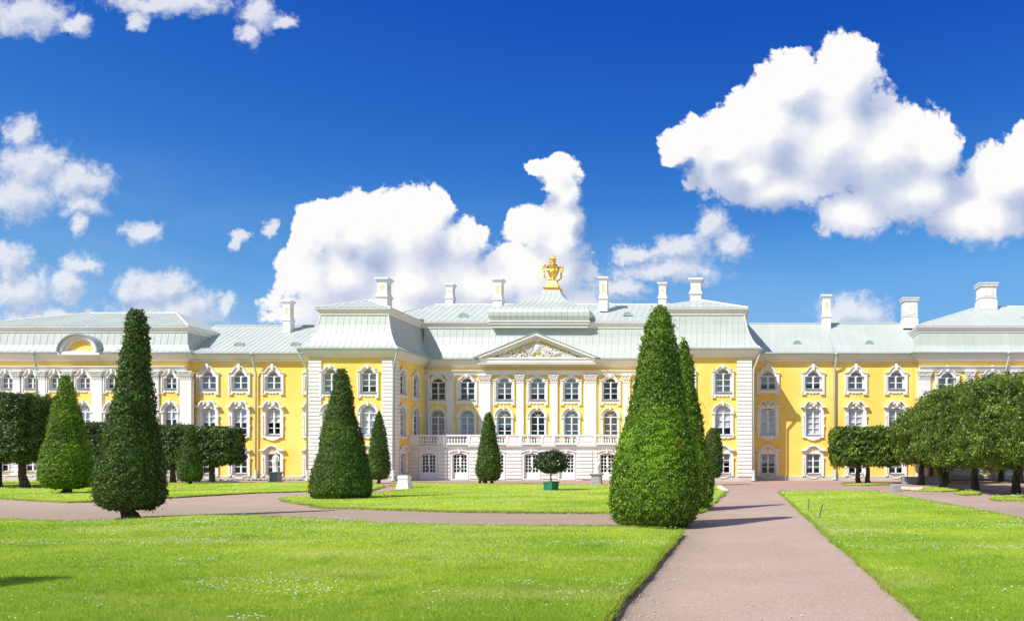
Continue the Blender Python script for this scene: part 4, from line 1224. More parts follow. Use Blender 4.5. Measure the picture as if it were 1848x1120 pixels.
# central roof
EV = 0.66
ey = Y0 - EV
mb = MB()
tx0, tx1 = XPL1-1.2, XPR0+1.0
mb.sweep([(tx0, ey+1.30), (tx1, ey+1.30)], band)
ry, rz = 80.0, EYE + (CY-549)/F*80.0
xr0, xr1 = -29.9, -7.0
hipcap(mb, [(xr0-0.0, ry, rz), (xr1, ry, rz)])
croof = mb.build('roof', M['white'], PAL)
slope(croof, (0, ey), (1, 0), (0, 1), MP, [XPL1-0.3]*6, [XPR0+0.3]*6, 0.58)
ey2 = ey + 1.30 - 0.36
slope(croof, (0, ey2), (1, 0), (0, 1), [(0, 14.07), (ry-ey2, rz)], [xr0-3.6, xr0], [xr1+3.6, xr1], 0.60)
bk = MB(); bk.add([(xr0, ry, rz), (xr1, ry, rz), (xr1, ry+6, 12), (xr0, ry+6, 12), (xr0-4, ey2, 14.07), (xr0-4, ry+6, 12), (xr1+4, ey2, 14.07), (xr1+4, ry+6, 12)],
                  [(0, 1, 2, 3), (4, 0, 3, 5), (6, 7, 2, 1)])
bk.build('rear_roof', M['roof'], croof)

def pav_roof(x0, x1, left_open, right_open, chim=None):
    """eave rectangle x0..x1, front at Y1-EV"""
    fy = Y1 - EV; back = 76.5
    dep = [p[0] for p in MP]
    mb = MB()
    ix0, ix1, iy = x0 + 1.30, x1 - 1.30, fy + 1.30
    mb.sweep([(ix0, back), (ix0, iy), (ix1, iy), (ix1, back)], band)
    az = 15.25; ay = iy + 2.7; ax = (ix0+ix1)/2
    hx0, hx1, hy = ix0-0.36, ix1+0.36, iy-0.36
    hipcap(mb, [(hx0, hy, 14.08), (ax, ay, az)]); hipcap(mb, [(hx1, hy, 14.08), (ax, ay, az)]); hipcap(mb, [(ax, ay, az), (ax, 77, az)])
    for xx, sg in ((x0, 1), (x1, -1)):
        hipcap(mb, [(xx + sg*d_, fy + d_, z_+0.01) for d_, z_ in MP], 0.05)
    r = mb.build('roof', M['white'], PAL)
    slope(r, (0, fy), (1, 0), (0, 1), MP, [x0 + d_ for d_ in dep], [x1 - d_ for d_ in dep], 0.48, 0.3)
    # right side
    slope(r, (x1, 0), (0, 1), (-1, 0), MP, [fy + d_ for d_ in dep], [back]*6, 0.5, 0.3)
    slope(r, (x0, 0), (0, 1), (1, 0), MP, [fy + d_ for d_ in dep], [back]*6, 2.0)
    slope(r, (0, hy), (1, 0), (0, 1), [(0, 14.07), (ay-hy, az)], [hx0, ax], [hx1, ax], 0.55, 0.3)
    slope(r, (hx1, 0), (0, 1), (-1, 0), [(0, 14.07), (hx1-ax, az)], [hy, ay], [78.0, 78.0], 0.7)
    slope(r, (hx0, 0), (0, 1), (1, 0), [(0, 14.07), (ax-hx0, az)], [hy, ay], [78.0, 78.0], 2.5)
    return r
pav_roof(XPL0-EV, XPL1+EV, False, True)
pav_roof(XPR0-EV, XPR1+EV, True, False)

# wings
wy = YW - EV; wz = EYE + (CY-588)/F*75.5
for a, b, sp in ((XBL-1.5, XPL0+1.0, 0.50), (XPR1-1.0, XBR+1.5, 0.62)):
    zz = wz if a < -20 else EYE + (CY-584.5)/F*75.5
    mb = MB(); hipcap(mb, [(a, 75.5, zz+0.03), (b, 75.5, zz+0.03)], 0.08)
    r = mb.build('roof', M['roof'], PAL)
    slope(r, (0, wy), (1, 0), (0, 1), [(0, 10.70), (0.5, 10.93), (75.5-wy, zz)], [a]*3, [b]*3, sp)
    bk = MB(); bk.add([(a, 75.5, zz), (b, 75.5, zz), (b, 81, 11), (a, 81, 11)], [(0, 1, 2, 3)]); bk.build('rear_roof', M['roof'], r)

# end blocks: low mansard, band, hipped top
MB_ = [(0.0, 10.70), (0.30, 10.92), (0.50, 11.30), (0.75, 12.45)]
band2 = [(0.0, 12.38), (0.08, 12.40), (0.08, 12.52), (0.18, 12.60), (0.26, 12.74), (0.30, 12.80), (0.30, 12.88), (0.0, 12.90)]
def block_roof(x0, x1, ridge_x0, ridge_x1, ridge_z, sp, inner):
    fy = YB - EV; iy = fy + 0.75; dep = [p[0] for p in MB_]
    mb = MB()
    xi0 = x0 + (0.75 if inner == 'l' else 0); xi1 = x1 - (0.75 if inner == 'r' else 0)
    mb.sweep([(xi0, 78), (xi0, iy), (xi1, iy), (xi1, 78)], band2)
    hx0, hx1, hy, ry_ = xi0-0.32, xi1+0.32, iy-0.32, 76.0
    hipcap(mb, [(hx0, hy, 12.92), (ridge_x0, ry_, ridge_z), (ridge_x1, ry_, ridge_z), (hx1, hy, 12.92)], 0.06)
    r = mb.build('roof', M['white'], PAL)
    slope(r, (0, fy), (1, 0), (0, 1), MB_, [x0 + (d_ if inner == 'l' else 0) for d_ in dep], [x1 - (d_ if inner == 'r' else 0) for d_ in dep], sp)
    slope(r, (x1, 0), (0, 1), (-1, 0), MB_, [fy + d_ for d_ in dep], [78]*4, 1.2 if inner == 'r' else 4)
    slope(r, (x0, 0), (0, 1), (1, 0), MB_, [fy + d_ for d_ in dep], [78]*4, 4)
    slope(r, (0, hy), (1, 0), (0, 1), [(0, 12.90), (ry_-hy, ridge_z)], [hx0, ridge_x0], [hx1, ridge_x1], sp)
    slope(r, (hx1, 0), (0, 1), (-1, 0), [(0, 12.90), (hx1-ridge_x1, ridge_z)], [hy, ry_], [82, ry_+0.3], 1.0 if inner == 'r' else 4)
    slope(r, (hx0, 0), (0, 1), (1, 0), [(0, 12.90), (ridge_x0-hx0, ridge_z)], [hy, ry_], [82, ry_+0.3], 4)
    bk = MB(); bk.add([(ridge_x0, ry_, ridge_z), (ridge_x1, ry_, ridge_z), (hx1, 83, 12.9), (hx0, 83, 12.9)], [(0, 1, 2, 3)]); bk.build('rear_roof', M['roof'], r)
block_roof(XEL+0.3, XBL+EV, -59.9, -52.0, 15.15, 0.56, 'r')
block_roof(XBR-EV, XER, 21.5, 40.0, 15.75, 0.75, 'l')

# arched gable over the left block
gxc = PX(145, YB-0.6); gz = 10.62
mb = MB(); R = 1.62; zsc = 0.86
def garc(r, n=16): return [(gxc + r*math.cos(math.pi*(1-i/n)), gz + 0.06 + r*zsc*math.sin(math.pi*(1-i/n))) for i in range(n+1)]
mb.ring(garc(R), garc(R-0.24), YB-0.85, YB+1.2, YB-0.3)
mb.ring(garc(R-0.24), garc(R-0.50), YB-0.62, YB-0.61, YB-0.3)
mb.box(gxc-R-0.10, gxc+R+0.10, YB-0.80, YB-0.3, gz-0.20, gz+0.08)
gb = mb.build('arched_gable', M['white'], PAL)
mb = MB(); mb.add([(a, YB-0.45, b) for a, b in garc(R-0.4)], [tuple(range(17))]); mb.build('tympanum', M['yellow'], gb)
mb = MB(); mb.ring(garc(R+0.10), garc(R), YB-1.0, YB+1.2, YB+1.2); mb.build('gable_roof', M['edge'], gb)

# bell-shaped roof with the gilded urn
bx = PX(978.5, 75.0); by = 79.6
hxw, hyw = 4.42, 5.75
KY = (hyw-0.78)/3.66
prof = [(0.14, 14.10), (0.00, 14.22), (-0.09, 14.50), (-0.07, 14.85), (0.04, 15.12), (0.24, 15.34), (0.60, 15.54), (1.10, 15.76), (1.65, 16.02), (2.2, 16.32), (2.70, 16.66), (3.10, 17.02), (3.40, 17.42), (3.64, 17.85)]
mb = MB(); mb.box(bx-hxw-0.10, bx+hxw+0.10, by-hyw-0.12, by+hyw-2, 13.99, 14.10); mb.box(bx-hxw-0.02, bx+hxw+0.02, by-hyw-0.02, by+hyw-2, 13.78, 13.99); mb.box(bx-hxw+0.1, bx+hxw-0.1, by-hyw+0.12, by+hyw-2, 13.5, 13.78)
bell = mb.build('bell_roof', M['white'], PAL)
ux = PX(998, by)
k_ = (ux-bx)
pf = [(d_, z_) for d_, z_ in prof]
tt = [max(0, d_)/3.66 for d_, _ in pf]
slope(bell, (0, by-hyw), (1, 0), (0, 1), [(d_*KY if d_ > 0 else d_, z_) for d_, z_ in pf], [bx-hxw+d_ + k_*t for (d_, _), t in zip(pf, tt)], [bx+hxw-d_ + k_*t for (d_, _), t in zip(pf, tt)], 0.50, rib=0.04)
mb = MB()
for sg in (-1, 1):
    for i in range(len(pf)-1):
        (d0, z0), (d1, z1) = pf[i], pf[i+1]
        xa, xb = bx + sg*(hxw-d0) + k_*tt[i], bx + sg*(hxw-d1) + k_*tt[i+1]
        e0, e1 = d0*KY if d0 > 0 else d0, d1*KY if d1 > 0 else d1
        mb.add([(xa, by-hyw+e0, z0), (xa, by+hyw-e0, z0), (xb, by+hyw-e1, z1), (xb, by-hyw+e1, z1)], [(0, 1, 2, 3)])
mb.build('side_panel', M['roof'], bell, smooth=False)
mb = MB(); zu = 17.86
mb.box(ux-0.72, ux+0.72, by-0.72, by+0.72, zu-0.2, zu)
mb.frustum(ux, by, zu, zu+0.14, 0.62, 0.62, 0.76, 0.76); mb.box(ux-0.78, ux+0.78, by-0.78, by+0.78, zu+0.14, zu+0.26)
mb.frustum(ux, by, zu+0.26, zu+0.55, 0.62, 0.62, 0.55, 0.55); mb.frustum(ux, by, zu+0.55, zu+0.95, 0.50, 0.50, 0.36, 0.36)
mb.box(ux-0.42, ux+0.42, by-0.42, by+0.42, zu+0.95, zu+1.03)
mb.lathe([(0.18, 0), (0.14, 0.12), (0.30, 0.30), (0.44, 0.55), (0.50, 0.80), (0.56, 0.92), (0.50, 1.02), (0.52, 1.2), (0.60, 1.30), (0.50, 1.38), (0.42, 1.5), (0.26, 1.58), (0.24, 1.7), (0.30, 1.78), (0.22, 1.9), (0.27, 2.05), (0.20, 2.25), (0.1, 2.32)], ux, by, 14, zu+1.03)
for k in range(10):
    a = k*math.pi/5; mb.ball((ux+0.50*math.cos(a), by+0.50*math.sin(a), zu+1.95), (0.14, 0.14, 0.12), 6, 4)
    mb.ball((ux+0.24*math.cos(a), by+0.24*math.sin(a), zu+3.1), (0.08, 0.08, 0.14), 6, 4)
mb.ball((ux, by-0.45, zu+1.75), (0.22, 0.14, 0.24), 8, 6)
urn = mb.build('gilded_urn', M['gold'], PAL, smooth=False)
for sg in (-1, 1):
    mb = MB(); dy = -0.35 if sg < 0 else 0.2
    mb.tube([(ux+sg*x_, by+dy, zu+z_) for x_, z_ in ((0.45, 2.1), (0.70, 2.42), (0.86, 2.35), (0.84, 2.0), (0.72, 1.7), (0.76, 1.4), (0.60, 1.15), (0.40, 1.05))], [0.07, 0.11, 0.13, 0.10, 0.08, 0.09, 0.07, 0.05], 6)
    for x_, z_ in ((0.80, 2.3), (0.88, 2.1), (0.80, 1.85), (0.74, 1.6), (0.78, 1.4)): mb.ball((ux+sg*x_, by+dy-0.08, zu+z_), (0.11, 0.1, 0.12), 6, 4)
    mb.build('handle', M['gold'], urn)

# chimneys
def chimney(px, pyt, pyb, wpx, Y, style='slim'):
    X = PX(px, Y); w = wpx/F*Y/2; zt_ = PZ(pyt, Y); z0 = PZ(pyb, Y) - 0.5; h = zt_-z0
    mb = MB(); m_ = M['white'] if style != 'old' else M['oldwhite']
    if style == 'slim':
        n0 = z0 + 0.5 + (h-0.5)*0.20
        mb.box(X-w*1.0, X+w*1.0, Y-w*1.1, Y+w*1.1, z0, n0)
        mb.frustum(X, Y, n0, n0+0.12, w*1.0, w*1.1, w*1.25, w*1.35); mb.frustum(X, Y, n0+0.12, n0+0.5, w*1.22, w*1.32, w*0.9, w*1.0)
        mb.box(X-w*0.9, X+w*0.9, Y-w, Y+w, n0+0.5, zt_-0.42)
        o_ = mb.build('chimney', m_, PAL)
        for bb in ((X-w*0.45, X+w*0.45, Y-w-0.012, Y-w+0.05), (X+w*0.85, X+w*0.912, Y-w*0.5, Y+w*0.5)):
            p = MB(); p.box(*bb, n0+0.75, zt_-0.62); p.build('niche_panel', M['peach'], o_)
    else:
        mb.box(X-w*0.92, X+w*0.92, Y-w*0.92, Y+w*0.92, z0, zt_-0.3)
        mb.box(X-w*1.02, X+w*1.02, Y-w*1.02, Y+w*1.02, z0, z0+0.85)
        mb.box(X-w*0.5, X+w*0.5, Y-w*0.96, Y-w*0.9, z0+1.2, zt_-0.55)
        mb.box(X-w*0.97, X+w*0.97, Y-w*0.97, Y+w*0.97, z0+1.05, z0+1.12)
        o_ = mb.build('chimney', m_, PAL)
    c = MB()
    if style == 'old':
        c.box(X-w*1.06, X+w*1.06, Y-w*1.06, Y+w*1.06, zt_-0.30, zt_-0.10); c.box(X-w*1.14, X+w*1.14, Y-w*1.14, Y+w*1.14, zt_-0.10, zt_)
    else:
        c.frustum(X, Y, zt_-0.42, zt_-0.14, w*0.92, w*1.0, w*1.15, w*1.25); c.box(X-w*1.3, X+w*1.3, Y-w*1.4, Y+w*1.4, zt_-0.14, zt_)
    c.build('chimney_cap', m_ if style == 'old' else M['white'], o_)
for a in ((521, 543, 591, 13, 74.2), (693.5, 503, 549, 19, 72.3), (813, 513, 549, 13, 80.3), (900, 504, 555, 15.5, 77.5), (1090, 501, 553, 15, 77.5),
          (1196, 511, 549, 14, 80.3), (1256, 504, 542, 20, 71.6), (1491, 533, 586, 15, 74.8)): chimney(*a)
chimney(1641, 539, 584, 27, 74.8, 'old'); chimney(1779.5, 513, 551, 31, 75.6, 'old')

# half-round roof vents
def vent(px, py, Y):
    X, Z = PX(px, Y), PZ(py, Y); r = 0.42
    mb = MB(); n = 10
    pts = [(X + r*math.cos(math.pi*(1-i/n)), Z + r*0.95*math.sin(math.pi*(1-i/n))) for i in range(n+1)]
    pin = [(X + (r-.07)*math.cos(math.pi*(1-i/n)), Z + (r-.07)*0.95*math.sin(math.pi*(1-i/n))) for i in range(n+1)]
    mb.ring(pts, pin, Y-0.10, Y+1.2, Y-0.03)
    mb.add([(a, Y-0.05, b) for a, b in pin], [tuple(range(n+1))])
    v_ = mb.build('roof_vent', M['roof'], PAL)
    l = MB()
    for k in range(3): 
        zz = Z + 0.07 + k*0.095; hw = math.sqrt(max(0.01, 1-((zz-Z+.03)/(r*.95))**2))*(r-.09)
        l.box(X-hw, X+hw, Y-0.08, Y-0.051, zz, zz+0.035)
    l.build('louvre', M['pipe'], v_)
vent(431, 625, 70.9); vent(533, 625, 70.9); vent(836, 572, 75.6); vent(1133, 570, 75.8); vent(1439, 622, 71.2); vent(1569, 622, 71.2); vent(125, 588, 71.4); vent(1845, 580, 72.0)

# downpipes
def pipe(pts):
    mb = MB(); mb.tube(pts, 0.075, 8)
    a = Vector(pts[0]); mb.lathe([(0.09, -0.25), (0.17, -0.02), (0.17, 0.05)], a.x, a.y, 8, a.z)
    b = Vector(pts[-1]); mb.lathe([(0.22, 0), (0.22, 0.04), (0.12, 0.2), (0.12, 0.8), (0.10, 0.86)], b.x, b.y, 8, max(0.0, b.z-0.02))
    mb.build('drainpipe', M['pipe'], PAL, smooth=True)
def wp(px_t, px_b, Yw, z_bend=9.4):
    xt, xb = PX(px_t, Yw-0.66), PX(px_b, Yw-0.18)
    pipe([(xt, Yw-0.66, 10.62), (xt, Yw-0.66, 10.3), (xb, Yw-0.18, z_bend), (xb, Yw-0.18, 0.06)])
wp(455, 462, YW, 9.0); wp(1510, 1507, YW, 9.4)
wp(61, 66, YB, 9.25); wp(1821, 1814, YB, 8.9)
pipe([(XPL0-0.55, Y1-0.5, 10.62), (XPL0-0.55, Y1-0.5, 10.35), (XPL0-0.16, Y1+0.0, 9.0), (XPL0-0.16, Y1+0.0, 0.06)])
pipe([(XPL1+0.62, Y1-0.62, 10.62), (XPL1+0.6, Y1-0.6, 10.3), (XPL1+0.10, Y1-0.16, 9.2), (XPL1+0.10, Y1-0.16, 0.06)])
pipe([(XPR1+0.72, Y1-0.45, 10.62), (XPR1+0.66, Y1-0.4, 10.3), (XPR1+0.14, Y1-0.12, 9.0), (XPR1+0.14, Y1-0.12, 0.06)])
pipe([(XPL1+0.62, Y0-0.62, 10.62), (XPL1+0.60, Y0-0.6, 10.3), (XPL1+0.22, Y0-0.2, 9.3), (XPL1+0.22, Y0-0.2, 3.0)])
for px_, Y_, zt_ in ((180.5, YB, 12.4), (344, YB, 12.4), (1503.5, YW, 13.6), (1648, YW, 13.6)):
    X_ = PX(px_, Y_-0.2); mb = MB()
    mb.tube([(X_, Y_+(1.0 if zt_ < 13 else 4.9), zt_+0.1), (X_, Y_-0.70, 10.76), (X_, Y_-0.74, 10.5), (X_, Y_-0.12, 9.9), (X_, Y_-0.12, 0.3)], 0.014, 5)
    mb.build('lightning_wire', M['edge'], PAL)
print('roof panels', NPAN[0])

# ================================================================== PLANTS
def vnoise(p, f, seed=0.0):
    """cheap smooth 3-D noise from crossed sines, about -1..1"""
    x, y, z = p[:, 0]*f + seed, p[:, 1]*f + seed*1.7, p[:, 2]*f - seed*0.6
    return (np.sin(x*1.0 + 1.3*np.sin(y*0.9 + 0.5)) * np.cos(z*1.1 + 0.8*np.sin(x*0.7)) + np.sin(y*1.2 + 1.1*np.cos(z*0.8)) * 0.7 + np.sin(z*1.7 - 1.2*np.sin(x*1.3 + y*0.6))*0.5) / 1.6

def leaf_arrays(P_, N_, size, aspect, spread):
    n = len(P_)
    nn = N_ + rng.normal(size=(n, 3))*spread
    nn /= np.linalg.norm(nn, axis=1, keepdims=True) + 1e-9
    r = rng.normal(size=(n, 3)); r[:, 2] -= 0.6
    a = r - nn*np.sum(r*nn, axis=1, keepdims=True); a /= np.linalg.norm(a, axis=1, keepdims=True) + 1e-9
    b = np.cross(nn, a)
    s = (size*(0.7 + 0.6*rng.random(n)))[:, None] if np.ndim(size) == 0 else size[:, None]
    tip = P_ + a*s*0.5 - nn*s*0.10; base = P_ - a*s*0.5 - nn*s*0.10; l = P_ + b*s*0.5*aspect; rr = P_ - b*s*0.5*aspect
    V = np.stack([base, rr, tip, l], axis=1).reshape(-1, 3)
    return V
def mesh_from_arrays(name, V, nq, extra=None, m_=None, org=(0, 0, 0)):
    """V: 4 verts per leaf; extra: (verts, faces) of the solid core"""
    V = np.asarray(V, dtype=np.float64) - np.array(org)
    nv = len(V); me = bpy.data.meshes.new(name)
    ev, ef = (extra if extra else ([], []))
    tot_v = nv + len(ev); loops = nq*4 + sum(len(f) for f in ef)
    me.vertices.add(tot_v)
    allv = np.concatenate([V, np.array(ev, dtype=np.float64).reshape(-1, 3) - np.array(org)]) if len(ev) else V
    me.vertices.foreach_set('co', allv.astype(np.float32).ravel())
    me.loops.add(loops)
    li = np.arange(nq*4, dtype=np.int32)
    ls = (np.arange(nq)*4).astype(np.int32); lt = np.full(nq, 4, dtype=np.int32)
    if len(ev):
        fl = []; st = []; tt_ = []; c = nq*4
        for f in ef:
            st.append(c); tt_.append(len(f)); c += len(f); fl += [nv + i for i in f]
        li = np.concatenate([li, np.array(fl, dtype=np.int32)]); ls = np.concatenate([ls, np.array(st, dtype=np.int32)]); lt = np.concatenate([lt, np.array(tt_, dtype=np.int32)])
    me.loops.foreach_set('vertex_index', li)
    me.polygons.add(len(ls)); me.polygons.foreach_set('loop_start', ls); me.polygons.foreach_set('loop_total', lt)
    me.materials.append(m_); me.update(calc_edges=True); me.validate()
    return me

def trunk_mesh(root, x, y, z1, r, lean=(0, 0), limbs=True, twin=False):
    mb = MB()
    offs = [(-0.22, 0), (0.22, 0)] if twin else [(0, 0)]
    for ox, oy in offs:
        pts = []; rr = []
        for i in range(7):
            t = i/6; pts.append((x+ox + lean[0]*t + 0.03*math.sin(i*2.1+x), y+oy + lean[1]*t + 0.03*math.cos(i*1.7+y), -0.02 + z1*t))
            rr.append(r*(1.35 if i == 0 else 1.08 if i == 1 else 1.0 - 0.25*t))
        mb.tube(pts, rr, 10)
        if limbs:
            top = Vector(pts[-1])
            for k in range(5):
                a = k*1.256 + x; d = Vector((math.cos(a)*0.7, math.sin(a)*0.7, 0.9)).normalized()
                s0 = Vector(pts[4]) + (top-Vector(pts[4]))*(k/5)
                mb.tube([s0, s0 + d*0.6, s0 + d*1.3 + Vector((0, 0, 0.25))], [r*0.5, r*0.34, r*0.15], 6)
    return mb.build('trunk', M['bark'], root, smooth=True)

def topiary(name, x, y, prof, label, leaf=0.07, cover=3.0, mat_='thuja', group='clipped conifers on the lawns', lean=(0, 0), trunk_r=0.12, seed=1.0, twin=False, cat='tree'):
    """prof: (z, radius) from the crown's underside up"""
    root = empty(name, (x, y, 0), label, cat, group)
    kx_ = 1/math.sqrt(1 + (x/y)**2) if abs(x/y) < 1.5 else 1.0   # outline widths were read off obliquely
    prof = [(z, r*kx_) for z, r in prof]
    zs_ = np.array([p[0] for p in prof]); rs_ = np.array([p[1] for p in prof])
    seg_area = [math.pi*(rs_[i]+rs_[i+1])*math.hypot(zs_[i+1]-zs_[i], rs_[i+1]-rs_[i]) for i in range(len(prof)-1)]
    area = sum(seg_area); aspect = 0.55
    n = int(area*cover/(leaf*leaf*aspect*0.5))
    # sample by area
    idx = rng.choice(len(seg_area), size=n, p=np.array(seg_area)/area)
    t = rng.random(n)
    z_ = zs_[idx] + (zs_[idx+1]-zs_[idx])*t; r_ = rs_[idx] + (rs_[idx+1]-rs_[idx])*t
    th = rng.random(n)*2*math.pi
    dz = zs_[idx+1]-zs_[idx]; dr = rs_[idx+1]-rs_[idx]; L = np.hypot(dz, dr)
    nr = dz/L; nz = -dr/L
    N_ = np.stack([np.cos(th)*nr, np.sin(th)*nr, nz], axis=1)
    z0, z1 = zs_[0], zs_[-1]
    ax = lambda zz: ((zz-z0)/(z1-z0))
    P_ = np.stack([x + lean[0]*ax(z_) + np.cos(th)*r_, y + lean[1]*ax(z_) + np.sin(th)*r_, z_], axis=1)
    rmax = rs_.max()
    big = vnoise(P_, 2.2/rmax*1.3, seed)*0.045*rmax
    cl = vnoise(P_, 2*math.pi/(leaf*5.5), seed*3.1)
    cl2 = vnoise(P_, 2*math.pi/(leaf*2.6), seed*5.3)
    off = big + leaf*(0.75*cl + 0.55*cl2) + rng.normal(size=n)*leaf*0.30 - leaf*0.25
    stray = rng.random(n) < 0.02
    off[stray] += leaf*(0.6 + 1.6*rng.random(stray.sum()))
    P_ += N_*off[:, None]
    # leaves tip outward on the shoulders of each tuft
    V = leaf_arrays(P_, N_, leaf*(0.55 + 0.9*rng.random(n)**2), aspect, 0.55)
    core = MB(); sg = 24
    cprof = [(max(0.02, r-leaf*1.5), z) for z, r in prof]
    cv = []; cf = []
    for i, (r, z) in enumerate(cprof):
        for k in range(sg):
            a = 2*math.pi*k/sg; cv.append((x+lean[0]*ax(z)+r*math.cos(a), y+lean[1]*ax(z)+r*math.sin(a), z))
    for i in range(len(cprof)-1):
        for k in range(sg): cf.append((i*sg+k, i*sg+(k+1) % sg, (i+1)*sg+(k+1) % sg, (i+1)*sg+k))
    cf.append(tuple(reversed(range(sg)))); cf.append(tuple((len(cprof)-1)*sg+k for k in range(sg)))
    me = mesh_from_arrays('crown', V, n, (cv, cf), M[mat_], (x, y, z0))
    o = bpy.data.objects.new('crown', me); link(o, root, (x, y, z0))
    trunk_mesh(root, x, y, z0 + 0.5, trunk_r, limbs=False, twin=twin)
    return root

def from_px(base_py, rows, axis_px, smooth_=True):
    """rows: (photo y, left x, right x) from bottom to top -> metre profile around an upright axis"""
    Y = GY(base_py); k = Y/F
    return axis_px, Y, [(EYE + (CY-py)*k, (rx-lx)/2*k) for py, lx, rx in rows]

# the tall pair beside the path
ax_, Y_, pf_ = from_px(950, [(951, 1150, 1215), (949, 1128, 1238), (938, 1110, 1255), (915, 1101, 1262), (880, 1101, 1262), (840, 1107, 1256), (800, 1116, 1249), (750, 1128, 1240), (700, 1140, 1231),
                             (650, 1152, 1224), (600, 1165, 1216), (570, 1174, 1211), (558, 1181, 1205), (549, 1189, 1197)], 1181)
topiary('clipped_conifer', PX(1181, Y_), Y_, pf_, 'largest clipped conifer, broad and tall, on the lawn corner beside the wide path', leaf=0.062, cover=3.2, lean=(PX(1192, Y_)-PX(1181, Y_), 0), trunk_r=0.2, seed=1.3)
ax_, Y_, pf_ = from_px(920, [(921, 1222, 1262), (917, 1208, 1276), (905, 1200, 1283), (885, 1198, 1289), (850, 1201, 1284), (800, 1206, 1275), (750, 1212, 1266), (700, 1217, 1257), (650, 1221, 1248), (622, 1225, 1241), (609, 1229, 1236)], 1243)
topiary('clipped_conifer', PX(1242, Y_), Y_, pf_, 'slender clipped conifer right behind the largest one, at the path edge', leaf=0.072, cover=3.0, lean=(PX(1234, Y_)-PX(1242, Y_), 0), trunk_r=0.16, seed=2.7)
Y_ = 57.0; k = Y_/F
topiary('clipped_conifer', PX(1287, Y_), Y_, [(EYE+(CY-py)*k, r*k) for py, r in ((862, 7), (859, 12), (850, 16), (830, 17.5), (805, 16), (785, 12.5), (776, 8), (772, 3))],
        'small oval clipped conifer half hidden behind the slender one beside the path', leaf=0.085, cover=2.6, mat_='thuja_dark', trunk_r=0.1, seed=4.1)
# tall one on the left, by the front lawn
ax_, Y_, pf_ = from_px(935, [(919, 200, 268), (914, 184, 285), (904, 172, 296), (890, 166, 301), (860, 169, 299), (820, 179, 293), (770, 193, 286), (720, 204, 279), (670, 214, 274), (620, 223, 271), (585, 229, 267), (566, 232, 262), (558, 238, 255)], 232)
topiary('clipped_conifer', PX(233, Y_), Y_, pf_, 'tall narrow clipped conifer with bare trunk foot on the edge of the big front lawn', leaf=0.06, cover=3.0, mat_='thuja_dark', lean=(PX(247, Y_)-PX(233, Y_), 0), trunk_r=0.2, seed=5.9)
ax_, Y_, pf_ = from_px(891, [(881, 98, 140), (878, 84, 152), (871, 70, 161), (860, 63, 166), (840, 64, 165), (815, 70, 160), (780, 80, 150), (745, 89, 142), (715, 97, 134), (690, 105, 129), (677, 110, 123)], 120)
topiary('clipped_conifer', PX(120, Y_), Y_, pf_, 'bright green clipped cone with short trunk beside the big dark clipped hedge block', leaf=0.075, cover=2.9, trunk_r=0.22, seed=7.7, lean=(-0.05, 0))
ax_, Y_, pf_ = from_px(900.5, [(902, 590, 645), (899, 570, 662), (890, 560, 671), (875, 558, 672), (850, 562, 666), (820, 569, 658), (780, 578, 648), (740, 587, 638), (700, 596, 630), (675, 602, 625), (665, 608, 618)], 616)
topiary('clipped_conifer', PX(616, Y_), Y_, pf_, 'stout clipped cone touching the grass in front of the left pavilion', leaf=0.07, cover=3.0, mat_='thuja_dark', trunk_r=0.2, seed=8.8)
Y_ = 61.5; k = Y_/F
topiary('clipped_conifer', PX(683.5, Y_), Y_, [(EYE+(CY-py)*k, r*k) for py, r in ((865, 9), (862, 16), (852, 20.5), (835, 20), (810, 17), (780, 12.5), (760, 8.5), (748, 5), (742, 2))],
        'small clipped cone just right of the stout cone at the left pavilion', leaf=0.085, cover=2.7, mat_='thuja_dark', trunk_r=0.12, seed=10.1)
Y_ = 59.5; k = Y_/F
topiary('clipped_conifer', PX(882, Y_), Y_, [(EYE+(CY-py)*k, r*k) for py, r in ((866, 10), (863, 18), (855, 22), (840, 22.5), (815, 19), (790, 14.5), (765, 10), (750, 7), (743, 3))],
        'small dark clipped cone with twin trunk before the white terrace doors', leaf=0.085, cover=2.8, mat_='thuja_dark', trunk_r=0.11, seed=11.4, twin=True)
Y_ = 58.0; k = Y_/F
topiary('clipped_conifer', PX(343, Y_), Y_, [(EYE+(CY-py)*k, r*k) for py, r in ((868, 14), (864, 22), (852, 24), (835, 21), (810, 16), (785, 11), (771, 8), (765, 4))],
        'small dark cone standing against the clipped hedge row at the far lawn', leaf=0.085, cover=2.6, mat_='thuja_dark', trunk_r=0.12, seed=12.9)
# one more of the row stands beyond the left edge of the view; its shadow falls on the lawn
topiary('clipped_conifer', -13.35, 6.6, [(0.3, 0.6), (0.5, 1.1), (1.0, 1.3), (2.5, 1.1), (4.5, 0.8), (6.2, 0.5), (6.8, 0.2)],
        'clipped conifer left of the view that throws its shadow on the front lawn', leaf=0.12, cover=2.0, trunk_r=0.2, seed=13.9)

